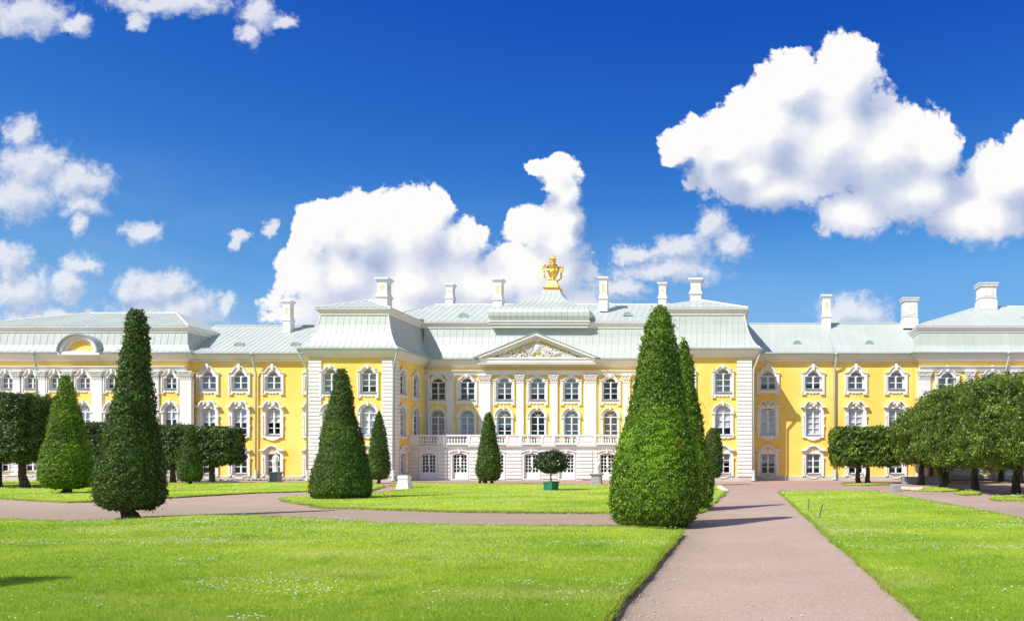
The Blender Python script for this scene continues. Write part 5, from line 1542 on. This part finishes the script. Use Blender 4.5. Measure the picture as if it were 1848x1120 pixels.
def box_tree(x, y, hx, hy, z0, z1, label, leaf, cover, expo=5.0, rough=0.12, mat_='linden', group=None, trunk=None, lean=(0, 0), seed=1.0, name='clipped_linden', gaps=0.0, tr=0.2, hang=0.0):
    root = empty(name, (x, y, 0), label, 'tree', group)
    cz_ = (z0+z1)/2; hz = (z1-z0)/2
    area = 8*(hx*hy + hx*hz + hy*hz); aspect = 0.75
    n = int(area*cover/(leaf*leaf*aspect*0.5))
    w = np.array([hy*hz, hy*hz, hx*hz, hx*hz, hx*hy, hx*hy]); f = rng.choice(6, size=n, p=w/w.sum())
    c = rng.random((n, 3))*2-1
    axis = f//2; sgn = np.where(f % 2 == 0, 1.0, -1.0); c[np.arange(n), axis] = sgn
    m_ = (np.abs(c)**expo).sum(1)**(-1/expo); c *= m_[:, None]
    h = np.array([hx, hy, hz])
    N_ = np.sign(c)*np.abs(c)**(expo-1)/h; N_ /= np.linalg.norm(N_, axis=1, keepdims=True)
    P_ = c*h + np.array([x, y, cz_])
    off = rough*(0.9*vnoise(P_, 2.6, seed) + 0.8*vnoise(P_, 6.5, seed*2.3)) + leaf*0.9*vnoise(P_, 2*math.pi/(leaf*5), seed*4.4)
    depth = rng.random(n)**2 * rough*3.0
    P_ = P_ + N_*(off - depth)[:, None]
    if hang:
        dn = (c[:, 2] < -0.6) & (rng.random(n) < 0.35); P_[dn, 2] -= rng.random(dn.sum())*hang*(0.4+0.6*(vnoise(P_[dn], 3.0, seed) > 0))
    st = rng.random(n) < 0.02; P_[st] += N_[st]*(rng.random(st.sum())*leaf*2.2)[:, None]
    if gaps:
        g_ = vnoise(P_, 2.1, seed*7.7) > 0.75; keep = ~(g_ & (rng.random(n) < gaps)); P_ = P_[keep]; N_ = N_[keep]; n = len(P_)
    V = leaf_arrays(P_, N_ + np.array([0, 0, 0.25]), leaf, aspect, 0.65)
    # inner mass
    ih = np.maximum(h - (rough*1.8 + leaf), 0.2)
    cv = []; cf = []; R_ = 12; S_ = 20
    for i in range(R_+1):
        t = -math.pi/2 + math.pi*i/R_
        for k in range(S_):
            a = 2*math.pi*k/S_
            d = np.array([math.cos(t)*math.cos(a), math.cos(t)*math.sin(a), math.sin(t)])
            d = d*((np.abs(d)**expo).sum()**(-1/expo)); cv.append(tuple(d*ih + np.array([x, y, cz_])))
    for i in range(R_):
        for k in range(S_): cf.append((i*S_+k, i*S_+(k+1) % S_, (i+1)*S_+(k+1) % S_, (i+1)*S_+k))
    me = mesh_from_arrays('crown', V, n, (cv, cf), M[mat_], (x, y, z0))
    o = bpy.data.objects.new('crown', me); link(o, root, (x, y, z0))
    for (tx, ty) in (trunk if trunk is not None else [(x, y)]):
        trunk_mesh(root, tx, ty, z0 + 0.7, tr, lean=(x*0 + lean[0], lean[1]))
    return root

# pleached lindens at the right, front row coming towards us
front = [(1662, 874.5, 'farthest trunk of the front row of clipped lindens, just right of the grey stone trough', (0.10, 0)),
         (1703, 880.5, 'clipped linden with a leaning trunk, second of the front row from the palace', (-0.5, 0)),
         (1759, 884.5, 'clipped linden with the thickest dark trunk on its own small grass patch', (0, 0)),
         (1833, 892.0, 'nearest visible clipped linden with pale bark at the trunk foot', (0.12, 0)),
         (1935, 905.0, 'clipped linden at the near end of the row, mostly outside the view', (0, 0))]
zt_f = [5.0, 5.5, 5.8, 5.7, 5.3]
for i, (px, py, lab, ln) in enumerate(front):
    Y_ = GY(py); X_ = PX(px, Y_)
    nxt = GY(front[min(i+1, 4)][1]); hy = 3.0 if i < 4 else 2.8
    box_tree(12.45 + (0.2*i), Y_, 2.05 + 0.05*i, hy if i else 2.9, 1.6, zt_f[i], lab, 0.12 if i < 3 else 0.10, 2.4, expo=5.0, rough=0.30, group='clipped lindens right of the lawn',
             trunk=[(X_, Y_)], lean=ln, seed=2.0+i*1.7, gaps=0.85, tr=0.21, hang=0.3)
back = [(1680, 868.0, 'thin trunk of the rear linden row between the two farthest front trunks'), (1708, 871.5, 'rear row linden straight behind the leaning trunk'),
        (1807, 868.5, 'rear row linden seen between the thickest trunk and the pale footed one'), (1842, 871.5, 'rear row linden close behind the pale footed trunk')]
for i, (px, py, lab) in enumerate(back):
    Y_ = GY(py); X_ = PX(px, Y_)
    box_tree(X_+0.4, Y_, 2.2, 2.2, 1.7, 5.0, lab, 0.16, 2.0, expo=4.0, rough=0.18, group='clipped lindens right of the lawn', trunk=[(X_, Y_)], seed=20+i*2.1, tr=0.2)
# square clipped pair before the right wing
for px, cx_, lab in ((1549, 1532, 'left tree of the square clipped pair before the right wing'), (1566, 1584, 'right tree of the square clipped pair, trunk darker and straight')):
    Y_ = 61.0
    box_tree(PX(cx_, Y_), Y_, 33/F*Y_ if cx_ < 1560 else 37/F*Y_, 1.6, PZ(838, Y_), PZ(772, Y_), lab, 0.13, 2.6, expo=7.0, rough=0.10, mat_='linden', group='square clipped pair by the right wing',
             trunk=[(PX(px, Y_), Y_)], lean=(-0.12 if cx_ < 1560 else 0, 0), seed=30+px*0.01, tr=0.17, hang=0.2)
# left: clipped row before the left block
rows = [(178, 'leftmost tree of the far clipped row, seen between the two left cones', None), (245, 'tree of the far clipped row hidden mostly by the tall left conifer', None),
        (312, 'tree of the far clipped row just right of the tall left conifer', None), (394, 'rightmost tree of the far clipped row with its dark trunk showing', 382)]
for i, (px, lab, tp) in enumerate(rows):
    Y_ = 61.0
    box_tree(PX(px, Y_), Y_, 36/F*Y_, 1.1, PZ(836, Y_), PZ(763 + i*2.6, Y_), lab, 0.12, 2.7, expo=14.0 if i < 3 else 8.0, rough=0.08, mat_='linden_dark', group='far clipped row at the left',
             trunk=[(PX(tp or px, Y_), Y_)], seed=40+i*3.3, tr=0.19, hang=0.2)
# left: big dark clipped blocks
bigs = [(-42.9, 49.5, 1.55, 5.45, 'near right block of the big dark clipped hedge, beside the bright cone', (36,)), (-45.9, 51.0, 1.6, 5.75, 'big dark clipped block at the left edge of the view', (48,)),
        (-49.2, 51.0, 1.8, 5.7, 'dark clipped block beyond the left edge of the view', (None,))]
for i, (X_, Y_, hx, zt_, lab, tp) in enumerate(bigs):
    box_tree(X_, Y_, hx, 2.2, PZ(826, Y_), zt_, lab, 0.11, 2.6, expo=12.0, rough=0.09, mat_='linden_dark', group='big clipped hedge trees at the far left', trunk=[(X_, Y_)], lean=((-0.35 if i == 0 else 0.1), 0), seed=50+i*2.9, tr=0.22, hang=0.3)

# potted laurel
Yp = GY(886); kx = PX(994.5, Yp)
PT = empty('potted_laurel', (kx, Yp, 0), 'small round-headed laurel tree in a green wooden planter on the middle lawn', 'potted tree')
mb = MB()
rot = math.radians(-27); cr, sr = math.cos(rot), math.sin(rot)
def rb(mb, hx, z0, z1, hx1=None, off=0.0):
    hx1 = hx1 or hx
    v_ = []
    for hh, zz in ((hx, z0), (hx1, z1)):
        for a, b in ((-1, -1), (1, -1), (1, 1), (-1, 1)):
            v_.append((kx + (a*hh)*cr - (b*hh)*sr, Yp + (a*hh)*sr + (b*hh)*cr, zz))
    mb.add(v_, [(0, 3, 2, 1), (4, 5, 6, 7), (0, 1, 5, 4), (1, 2, 6, 5), (2, 3, 7, 6), (3, 0, 4, 7)])
rb(mb, 0.27, LT, LT+0.44, 0.30); rb(mb, 0.315, LT+0.40, LT+0.46); rb(mb, 0.285, LT+0.02, LT+0.06)
mb.build('planter', M['greenpaint'], PT)
mb = MB(); rb(mb, 0.28, LT+0.455, LT+0.47); mb.build('potting_soil', M['soil'], PT)
mb = MB(); mb.tube([(kx, Yp, LT+0.44), (kx-0.02, Yp, 0.9), (kx+0.015, Yp, 1.25), (kx, Yp, 1.5)], [0.045, 0.035, 0.033, 0.03], 8)
for k in range(7):
    a = k*0.9; mb.tube([(kx, Yp, 1.1+0.04*k), (kx+0.45*math.cos(a), Yp+0.45*math.sin(a), 1.45+0.05*k)], [0.02, 0.008], 5)
mb.build('trunk', M['bark'], PT, smooth=True)
n = 5200; d = rng.normal(size=(n, 3)); d /= np.linalg.norm(d, axis=1, keepdims=True)
rr_ = (0.62 + 0.38*rng.random(n)**0.5); zc = PZ(833, Yp)
lump = 1 + 0.13*vnoise(d, 4.0, 3.0)
P_ = d*np.array([0.92, 0.92, 0.70])*(rr_*lump)[:, None]; P_[:, 2] = np.maximum(P_[:, 2], -0.55 + 0.08*rng.normal(size=n)); P_ += np.array([kx+0.01, Yp, zc-0.02])
V = leaf_arrays(P_, d + np.array([0, 0, 0.4]), 0.13, 0.42, 0.7)
me = mesh_from_arrays('crown', V, n, None, M['laurel'], (kx, Yp, 1.0)); o = bpy.data.objects.new('crown', me); link(o, PT, (kx, Yp, 1.0))

# ================================================================== STATUES, STONES, SMALL THINGS
def statue(px, Y, zp0, zp1, zf, label, mirror=1, lean=0.0):
    X = PX(px, Y); root = empty('statue', (X, Y, 0), label, 'statue', 'white marble statues near the palace')
    mb = MB(); w = 0.34; a_ = math.radians(-12)
    mb.frustum(X, Y, zp0, zp0+0.10, w+0.05, w+0.05, w+0.02, w+0.02); mb.box(X-w+0.02, X+w-0.02, Y-w+0.02, Y+w-0.02, zp0+0.10, zp1-0.14)
    mb.frustum(X, Y, zp1-0.14, zp1-0.06, w, w, w+0.08, w+0.08); mb.box(X-w-0.09, X+w+0.09, Y-w-0.09, Y+w+0.09, zp1-0.06, zp1)
    ped_ = mb.build('pedestal', M['stone'], root)
    q = MB(); q.box(X-w+0.09, X+w-0.09, Y-w+0.0, Y-w+0.03, zp0+0.16, zp1-0.19)
    q.build('pedestal_panel', M['stone'], ped_)
    H_ = zf - zp1; z0 = zp1
    mb = MB(); sg = 28
    # draped body: z fraction, x offset, y offset, half width, half depth, fold depth
    secs = [(0.00, 0, 0, .23, .21, .00), (.03, 0, 0, .23, .21, .0), (.035, .0, 0, .20, .18, .10), (.10, .0, 0, .19, .17, .13), (.22, -.01, .01, .175, .155, .13), (.34, -.025, .0, .17, .15, .11), (.44, -.035, -.01, .175, .15, .08),
            (.52, -.03, -.01, .175, .145, .06), (.58, -.01, .0, .14, .12, .05), (.63, .0, .0, .125, .11, .04), (.69, .015, -.01, .145, .12, .03), (.75, .02, .0, .16, .115, .03), (.795, .02, .0, .165, .10, .02), (.82, .02, .0, .12, .085, .0),
            (.84, .02, -.005, .06, .06, 0), (.865, .02, -.01, .05, .052, 0)]
    sc = H_/1.75
    vs = []; fs = []
    for f_, ox, oy, a, b, fd in secs:
        for k in range(sg):
            t = 2*math.pi*k/sg; r = 1 + fd*math.sin(7*t + f_*5) + fd*0.5*math.sin(11*t - f_*7)
            vs.append((X + mirror*(ox + lean*f_ + a*r*math.cos(t))*sc*1.12, Y + (oy + b*r*math.sin(t))*sc*1.12, z0 + f_*H_))
    for i in range(len(secs)-1):
        for k in range(sg): fs.append((i*sg+k, i*sg+(k+1) % sg, (i+1)*sg+(k+1) % sg, (i+1)*sg+k))
    fs.append(tuple(reversed(range(sg)))); fs.append(tuple((len(secs)-1)*sg+k for k in range(sg)))
    mb.add(vs, fs)
    hx = X + mirror*(0.03+lean*0.93)*sc; hz = z0 + 0.925*H_
    mb.ball((hx, Y-0.02, hz), (0.085*sc, 0.10*sc, 0.125*sc), 14, 10)
    mb.ball((hx, Y+0.04*sc, hz+0.04*sc), (0.10*sc, 0.10*sc, 0.10*sc), 12, 8); mb.ball((hx, Y+0.13*sc, hz+0.01), (0.06*sc, 0.06*sc, 0.06*sc), 8, 6)
    mb.ball((hx, Y-0.115*sc, hz-0.01), (0.016*sc, 0.025*sc, 0.03*sc), 6, 5); mb.ball((hx, Y-0.10*sc, hz-0.06*sc), (0.03*sc, 0.02*sc, 0.014*sc), 6, 4)
    for e in (-1, 1): mb.ball((hx+e*0.085*sc, Y, hz-0.01), (0.015*sc, 0.03*sc, 0.035*sc), 6, 4)
    m1, s1_ = mirror, sc
    def P(a, b, c): return (X + m1*a*s1_*1.1, Y + b*s1_, z0 + c*H_)
    mb.tube([P(.17, 0, .79), P(.25, -.02, .70), P(.27, -.05, .61), P(.17, -.16, .60), P(.06, -.20, .645)], [.055*sc, .052*sc, .045*sc, .036*sc, .028*sc], 9)
    mb.tube([P(-.14, 0, .79), P(-.22, .0, .69), P(-.24, -.05, .585), P(-.20, -.14, .50), P(-.17, -.17, .455)], [.055*sc, .052*sc, .045*sc, .036*sc, .03*sc], 9)
    for base_, dirs in ((P(.06, -.20, .645), -1), (P(-.17, -.17, .455), 1)):
        b_ = Vector(base_)
        for j in range(5):
            dv = Vector(((j-2)*0.012*sc, -0.025*sc, -0.05*sc*dirs*(1 if j != 0 else 0.6)))
            mb.tube([b_ + Vector(((j-2)*0.013*sc, 0, 0)), b_ + Vector(((j-2)*0.013*sc, 0, 0)) + dv*0.6, b_ + Vector(((j-2)*0.013*sc, 0.0, 0)) + dv*1.2 + Vector((0, 0.012*sc, 0))], [0.012*sc, 0.011*sc, 0.008*sc], 5)
    # cloak falling from the shoulder
    mb.tube([P(-.16, .06, .80), P(-.20, .10, .62), P(-.22, .10, .40), P(-.20, .10, .18), P(-.18, .08, .04)], [.06*sc, .09*sc, .10*sc, .10*sc, .09*sc], 8)
    fig = mb.build('figure', M['marble'], root, smooth=True)
    rm = fig.modifiers.new('one_surface', 'REMESH'); rm.mode = 'VOXEL'; rm.voxel_size = 0.018; rm.use_smooth_shade = True
    return root
statue(497.5, 64.5, 0, 0.80, 2.36, 'white marble draped statue on grey pedestal before the lower window of the left wing', 1)
statue(1077, 57.9, 0, 0.78, 2.05, 'white marble draped statue on grey pedestal before the terrace, near the potted laurel', -1, -0.04)

Yq = GY(881.5); Xq = PX(730, Yq)
mb = MB(); mb.frustum(Xq, Yq, 0, 0.14, 0.38, 0.38, 0.35, 0.35); mb.frustum(Xq, Yq, 0.14, 0.60, 0.34, 0.34, 0.27, 0.27); mb.box(Xq-0.31, Xq+0.31, Yq-0.31, Yq+0.31, 0.60, 0.74)
mb.box(Xq-0.27, Xq+0.27, Yq-0.27, Yq+0.27, 0.74, 0.80)
tag(mb.build('stone_pedestal', M['marble']), 'empty white stone pedestal on the gravel beside the middle lawn', 'pedestal')

# low white bench behind the twin trunk cone
Yb = 60.8; xa, xb = PX(863, Yb), PX(876, Yb)
t = empty('garden_bench', ((xa+xb)/2, Yb, 0), 'low cream stone bench beside the twin trunked cone', 'bench')
mb = MB(); mb.box(xa, xb, Yb-0.2, Yb+0.2, 0.36, 0.48); mb.build('seat', M['marble'], t)
for xx in (xa+0.08, xb-0.16):
    mb = MB(); mb.box(xx, xx+0.09, Yb-0.17, Yb+0.17, 0, 0.36); mb.build('leg', M['dark'], t)

# green stakes in the right lawn
for px, py, ln, hpx, lab in ((1458, 922, 0.04, 19, 'left green stake stuck upright in the right lawn'), (1478, 937, 0.10, 23, 'right green stake, taller and leaning, in the right lawn')):
    Y = GY(py); X = PX(px, Y); h = hpx/F*Y
    mb = MB(); mb.tube([(X, Y, 0.02), (X+ln*0.5, Y, LT+h*0.5), (X+ln, Y, LT+h)], [0.016, 0.018, 0.018], 8)
    tag(mb.build('garden_stake', M['greenpaint']), lab, 'stake', 'green stakes in the right lawn')

# grey stone block, trough and kerb near the lindens
def block(name, px0, px1, pyb, h, dpt, lab, cat, m_='stone'):
    Y = GY(pyb); mb = MB(); a, b = PX(px0, Y), PX(px1, Y)
    mb.box(a, b, Y, Y+dpt, 0, h); o = mb.build(name, M[m_]); tag(o, lab, cat)
    bv = o.modifiers.new('soft_edge', 'BEVEL'); bv.width = 0.025; bv.segments = 2
    return o
block('stone_block', 1610, 1626, 887, 0.42, 0.5, 'pale grey stone block at the corner of the linden bed', 'stone block')
tr = empty('stone_trough', (PX(1664, 60.0), 60.0, 0), 'long low grey stone trough in front of the farthest lindens', 'trough')
mb = MB(); a, b = PX(1629, 60), PX(1700, 60)
mb.box(a, b, 59.6, 59.75, 0, 0.5); mb.box(a, b, 60.45, 60.6, 0, 0.5); mb.box(a, a+0.15, 59.75, 60.45, 0, 0.5); mb.box(b-0.15, b, 59.75, 60.45, 0, 0.5)
mb.build('basin', M['stone'], tr)
mb = MB(); mb.box(a+.15, b-.15, 59.75, 60.45, 0.05, 0.38); mb.build('earth', M['soil'], tr)
block('kerb_stone', 356, 429, 870.3, 0.13, 0.25, 'long white kerb stone lying at the far lawn below the clipped row', 'kerb', 'marble')
Yd = GY(885); mb = MB(); mb.box(PX(1407, Yd), PX(1421, Yd), Yd, Yd+0.35, 0, 0.012)
for i in range(6): mb.box(PX(1408+i*2.1, Yd), PX(1409+i*2.1, Yd), Yd+0.03, Yd+0.32, 0.012, 0.02)
tag(mb.build('drain_grate', M['dark']), 'small dark drain grate in the gravel at the right lawn corner', 'drain')

# cobbled edging banks
mb = MB()
def cobbles(a, b, rows_, wid):
    a = Vector(a); b = Vector(b); L = (b-a).length
    for i in range(int(L/0.16)):
        for j in range(rows_):
            p = a.lerp(b, (i+random.random()*0.6)*0.16/L); d = (b-a).normalized(); nn = Vector((d.y, -d.x))
            q = p + nn*(j*wid/rows_ + random.random()*0.05)
            mb.ball((q.x, q.y, 0.03 + 0.03*(rows_-j)), (0.07+0.04*random.random(), 0.07+0.03*random.random(), 0.05+0.03*random.random()), 6, 4)
cobbles(G(1627, 883.5), G(1668, 885.5), 4, 0.5)
cobbles(G(1300, 878.5), G(1313, 888), 2, 0.3)
o = mb.build('pebble_edging', M['plinth'], None, kind='stuff')
# rubble strip at the foot of the left wing and of the right block
mb = MB()
for (xa, xb, n) in ((XBL-6, -36.0, 240), (15, 24, 150)):
    for i in range(n):
        X = xa + (xb-xa)*random.random(); Yr = (YB if X < -46.7 or X > 14 else YW) - 0.35 - 0.5*random.random()
        mb.ball((X, Yr, 0.06+0.05*random.random()), (0.07+.08*random.random(), 0.08, 0.05+.05*random.random()), 5, 4)
mb.build('rubble', M['stone'], None, kind='stuff')

# a bird high at the left
Yv = 90.0; Xv, Zv = PX(124.5, Yv), PZ(64.5, Yv)
bd = empty('bird', (Xv, Yv, Zv), 'tiny dark bird flying high in the blue sky at the left', 'bird')
mb = MB(); mb.ball((Xv, Yv, Zv), (0.13, 0.04, 0.04), 8, 6); mb.ball((Xv-0.13, Yv, Zv+0.02), (0.035, 0.03, 0.03), 6, 5); mb.prism([(Xv+0.10, Zv-0.01), (Xv+0.22, Zv-0.03), (Xv+0.22, Zv+0.03), (Xv+0.10, Zv+0.01)], Yv-0.01, Yv+0.01)
mb.build('body', M['dark'], bd)
for s_ in (-1, 1):
    mb = MB(); mb.add([(Xv-0.05, Yv, Zv+0.02), (Xv+0.06, Yv, Zv+0.02), (Xv+0.10, Yv+s_*0.14, Zv+0.12), (Xv+0.05, Yv+s_*0.30, Zv+0.16), (Xv-0.03, Yv+s_*0.16, Zv+0.13)], [(0, 1, 2, 3, 4)]); mb.build('wing', M['dark'], bd)

# ================================================================== GRASS AND FLOWERS
def inside(poly, pts):
    x, y = pts[:, 0], pts[:, 1]; c = np.zeros(len(pts), bool); n = len(poly)
    for i in range(n):
        x0, y0 = poly[i]; x1, y1 = poly[(i+1) % n]
        if y0 == y1: continue
        k = ((y0 > y) != (y1 > y)) & (x < (x1-x0)*(y-y0)/(y1-y0) + x0)
        c ^= k
    return c
def image_points(n, py0, py1, px0=-60, px1=1910, power=1.0):
    px = px0 + (px1-px0)*rng.random(n); py = py0 + (py1-py0)*rng.random(n)**power
    Y = EYE*F/(py-CY); return np.stack([(px-CX)/F*Y, Y], axis=1)
def lawn_z(pts):
    z_ = np.full(len(pts), -1.0)
    for w, zl in zip(LAWNS, LZ): z_[inside(w, pts)] = zl
    return z_
def on_lawn(pts): return pts[lawn_z(pts) > 0]
pts = on_lawn(np.concatenate([image_points(430000, 925, 1165), image_points(70000, 866, 930)]))
# keep clear of the pedestals' and planters' feet
n = len(pts); Yy = pts[:, 1]
hgt_ = (0.030 + 0.030*rng.random(n)) * (1 + 0.35*vnoise(np.c_[pts, np.zeros(n)], 1.1, 2.0))
wid = np.maximum(0.006, Yy*0.00055)*(0.8+0.5*rng.random(n))
hgt_ = np.where(Yy > 25, np.minimum(hgt_*1.2, 0.07), hgt_)
ang = rng.random(n)*2*math.pi; ln = rng.normal(size=(n, 2))*0.45
dx, dy = np.cos(ang)*wid/2, np.sin(ang)*wid/2
base = np.c_[pts, lawn_z(pts)-0.005]
v0 = base + np.c_[dx, dy, np.zeros(n)]; v1 = base - np.c_[dx, dy, np.zeros(n)]
v2 = base + np.c_[ln[:, 0]*hgt_*1.5, ln[:, 1]*hgt_*1.5, hgt_]
V = np.stack([v0, v1, v2], axis=1).reshape(-1, 3).astype(np.float32)
me = bpy.data.meshes.new('grass'); me.vertices.add(3*n); me.vertices.foreach_set('co', V.ravel()); me.loops.add(3*n)
me.loops.foreach_set('vertex_index', np.arange(3*n, dtype=np.int32)); me.polygons.add(n)
me.polygons.foreach_set('loop_start', (np.arange(n)*3).astype(np.int32)); me.polygons.foreach_set('loop_total', np.full(n, 3, dtype=np.int32))
me.materials.append(M['blades']); me.update(calc_edges=True)
o = bpy.data.objects.new('grass', me); link(o); o['kind'] = 'stuff'
# ragged blades hanging over the cut turf edge
ev = []
for w, zl in list(zip(LAWNS, LZ))[:5]:
    m_ = len(w)
    for i in range(m_):
        a = np.array(w[i]); b = np.array(w[(i+1) % m_]); L = np.linalg.norm(b-a)
        if min(a[1], b[1]) < 4 or L > 6: continue
        dd = (b-a)/L; k = int(L*(260 if a[1] < 20 else 130 if a[1] < 32 else 50))
        t_ = rng.random(k)[:, None]; p = a + (b-a)*t_ + rng.normal(size=(k, 2))*0.035
        ev.append(np.c_[p, np.full(len(p), zl)])
ep = np.concatenate(ev); n = len(ep); hg = 0.04+0.045*rng.random(n); wd_ = np.maximum(0.007, ep[:, 1]*0.0006)
ang = rng.random(n)*2*math.pi; ln = rng.normal(size=(n, 2))*0.06
base = np.c_[ep[:, :2], ep[:, 2] - 0.03 + 0.02*rng.random(n)]; dd = np.c_[np.cos(ang)*wd_/2, np.sin(ang)*wd_/2, np.zeros(n)]
V = np.stack([base+dd, base-dd, base + np.c_[ln, hg]], axis=1).reshape(-1, 3).astype(np.float32)
me = bpy.data.meshes.new('turf_edge_grass'); me.vertices.add(3*n); me.vertices.foreach_set('co', V.ravel()); me.loops.add(3*n)
me.loops.foreach_set('vertex_index', np.arange(3*n, dtype=np.int32)); me.polygons.add(n)
me.polygons.foreach_set('loop_start', (np.arange(n)*3).astype(np.int32)); me.polygons.foreach_set('loop_total', np.full(n, 3, dtype=np.int32))
me.materials.append(M['blades']); me.update(calc_edges=True)
o = bpy.data.objects.new('turf_edge_grass', me); link(o); o['kind'] = 'stuff'

def flowers(name, pts_, r0, m_):
    n = len(pts_); r = r0*(0.7+0.6*rng.random(n)) * np.maximum(1.0, pts_[:, 1]/15)
    z = lawn_z(pts_) + 0.05 + 0.025*rng.random(n)
    dirs = np.array([(1, 0, 0), (0, 1, 0), (-1, 0, 0), (0, -1, 0), (0, 0, 0.8), (0, 0, -0.5)])
    V = (np.c_[pts_, z][:, None, :] + dirs[None]*r[:, None, None]).reshape(-1, 3)
    tri = np.array([(0, 1, 4), (1, 2, 4), (2, 3, 4), (3, 0, 4), (1, 0, 5), (2, 1, 5), (3, 2, 5), (0, 3, 5)])
    Fc = (tri[None] + (np.arange(n)*6)[:, None, None]).reshape(-1, 3)
    me = bpy.data.meshes.new(name); me.from_pydata(V.tolist(), [], Fc.tolist()); me.materials.append(m_)
    o = bpy.data.objects.new(name, me); link(o); o['kind'] = 'stuff'
def clustered(pts_, f, seed, thr):
    p3 = np.c_[pts_*np.array([0.8, 1.3]), np.zeros(len(pts_))]
    d = 0.6*vnoise(p3, f, seed) + 0.4*vnoise(p3, f*3.1, seed+3)
    return pts_[(d > thr) | (rng.random(len(pts_)) < 0.04)]
near = on_lawn(image_points(9000, 935, 1150))
far = on_lawn(image_points(15000, 874, 1000))
flowers('clover_flowers', np.concatenate([clustered(near, 1.5, 1.0, 0.30), clustered(far, 0.75, 5.0, 0.12)]), 0.0095, M['petal'])
yl = clustered(on_lawn(image_points(5000, 935, 1150)), 0.8, 9.0, 0.62)
flowers('yellow_flowers', yl[:420], 0.008, M['petaly'])

# loose stones and crumbs of turf on the near gravel, thicker along the lawn edges
pp = image_points(9000, 905, 1150, 560, 1700); pp = pp[lawn_z(pp) < 0]
edge = np.minimum(np.abs(pp[:, 0] + 1.1), np.abs(pp[:, 0] - 2.35))
pp = pp[(rng.random(len(pp)) < np.where(edge < 0.35, 0.75, 0.10)) & (pp[:, 0] > -30)]
n = len(pp); rr_ = 0.006 + 0.012*rng.random(n)**2
dirs = np.array([(1, 0, 0), (0, 1, 0), (-1, 0, 0), (0, -1, 0), (0, 0, 0.8), (0, 0, -0.5)])
ca = rng.random(n)*6.28; R2 = np.stack([np.stack([np.cos(ca), -np.sin(ca), 0*ca], 1), np.stack([np.sin(ca), np.cos(ca), 0*ca], 1), np.stack([0*ca, 0*ca, 1+0*ca], 1)], 1)
V = np.einsum('nij,kj->nki', R2, dirs) * rr_[:, None, None] * (0.7 + 0.6*rng.random((n, 1, 3))) + np.c_[pp, rr_*0.4][:, None, :]
tri = np.array([(0, 1, 4), (1, 2, 4), (2, 3, 4), (3, 0, 4), (1, 0, 5), (2, 1, 5), (3, 2, 5), (0, 3, 5)])
me = bpy.data.meshes.new('loose_gravel'); me.from_pydata(V.reshape(-1, 3).tolist(), [], (tri[None] + (np.arange(n)*6)[:, None, None]).reshape(-1, 3).tolist()); me.materials.append(M['pebble'])
o = bpy.data.objects.new('loose_gravel', me); link(o); o['kind'] = 'stuff'
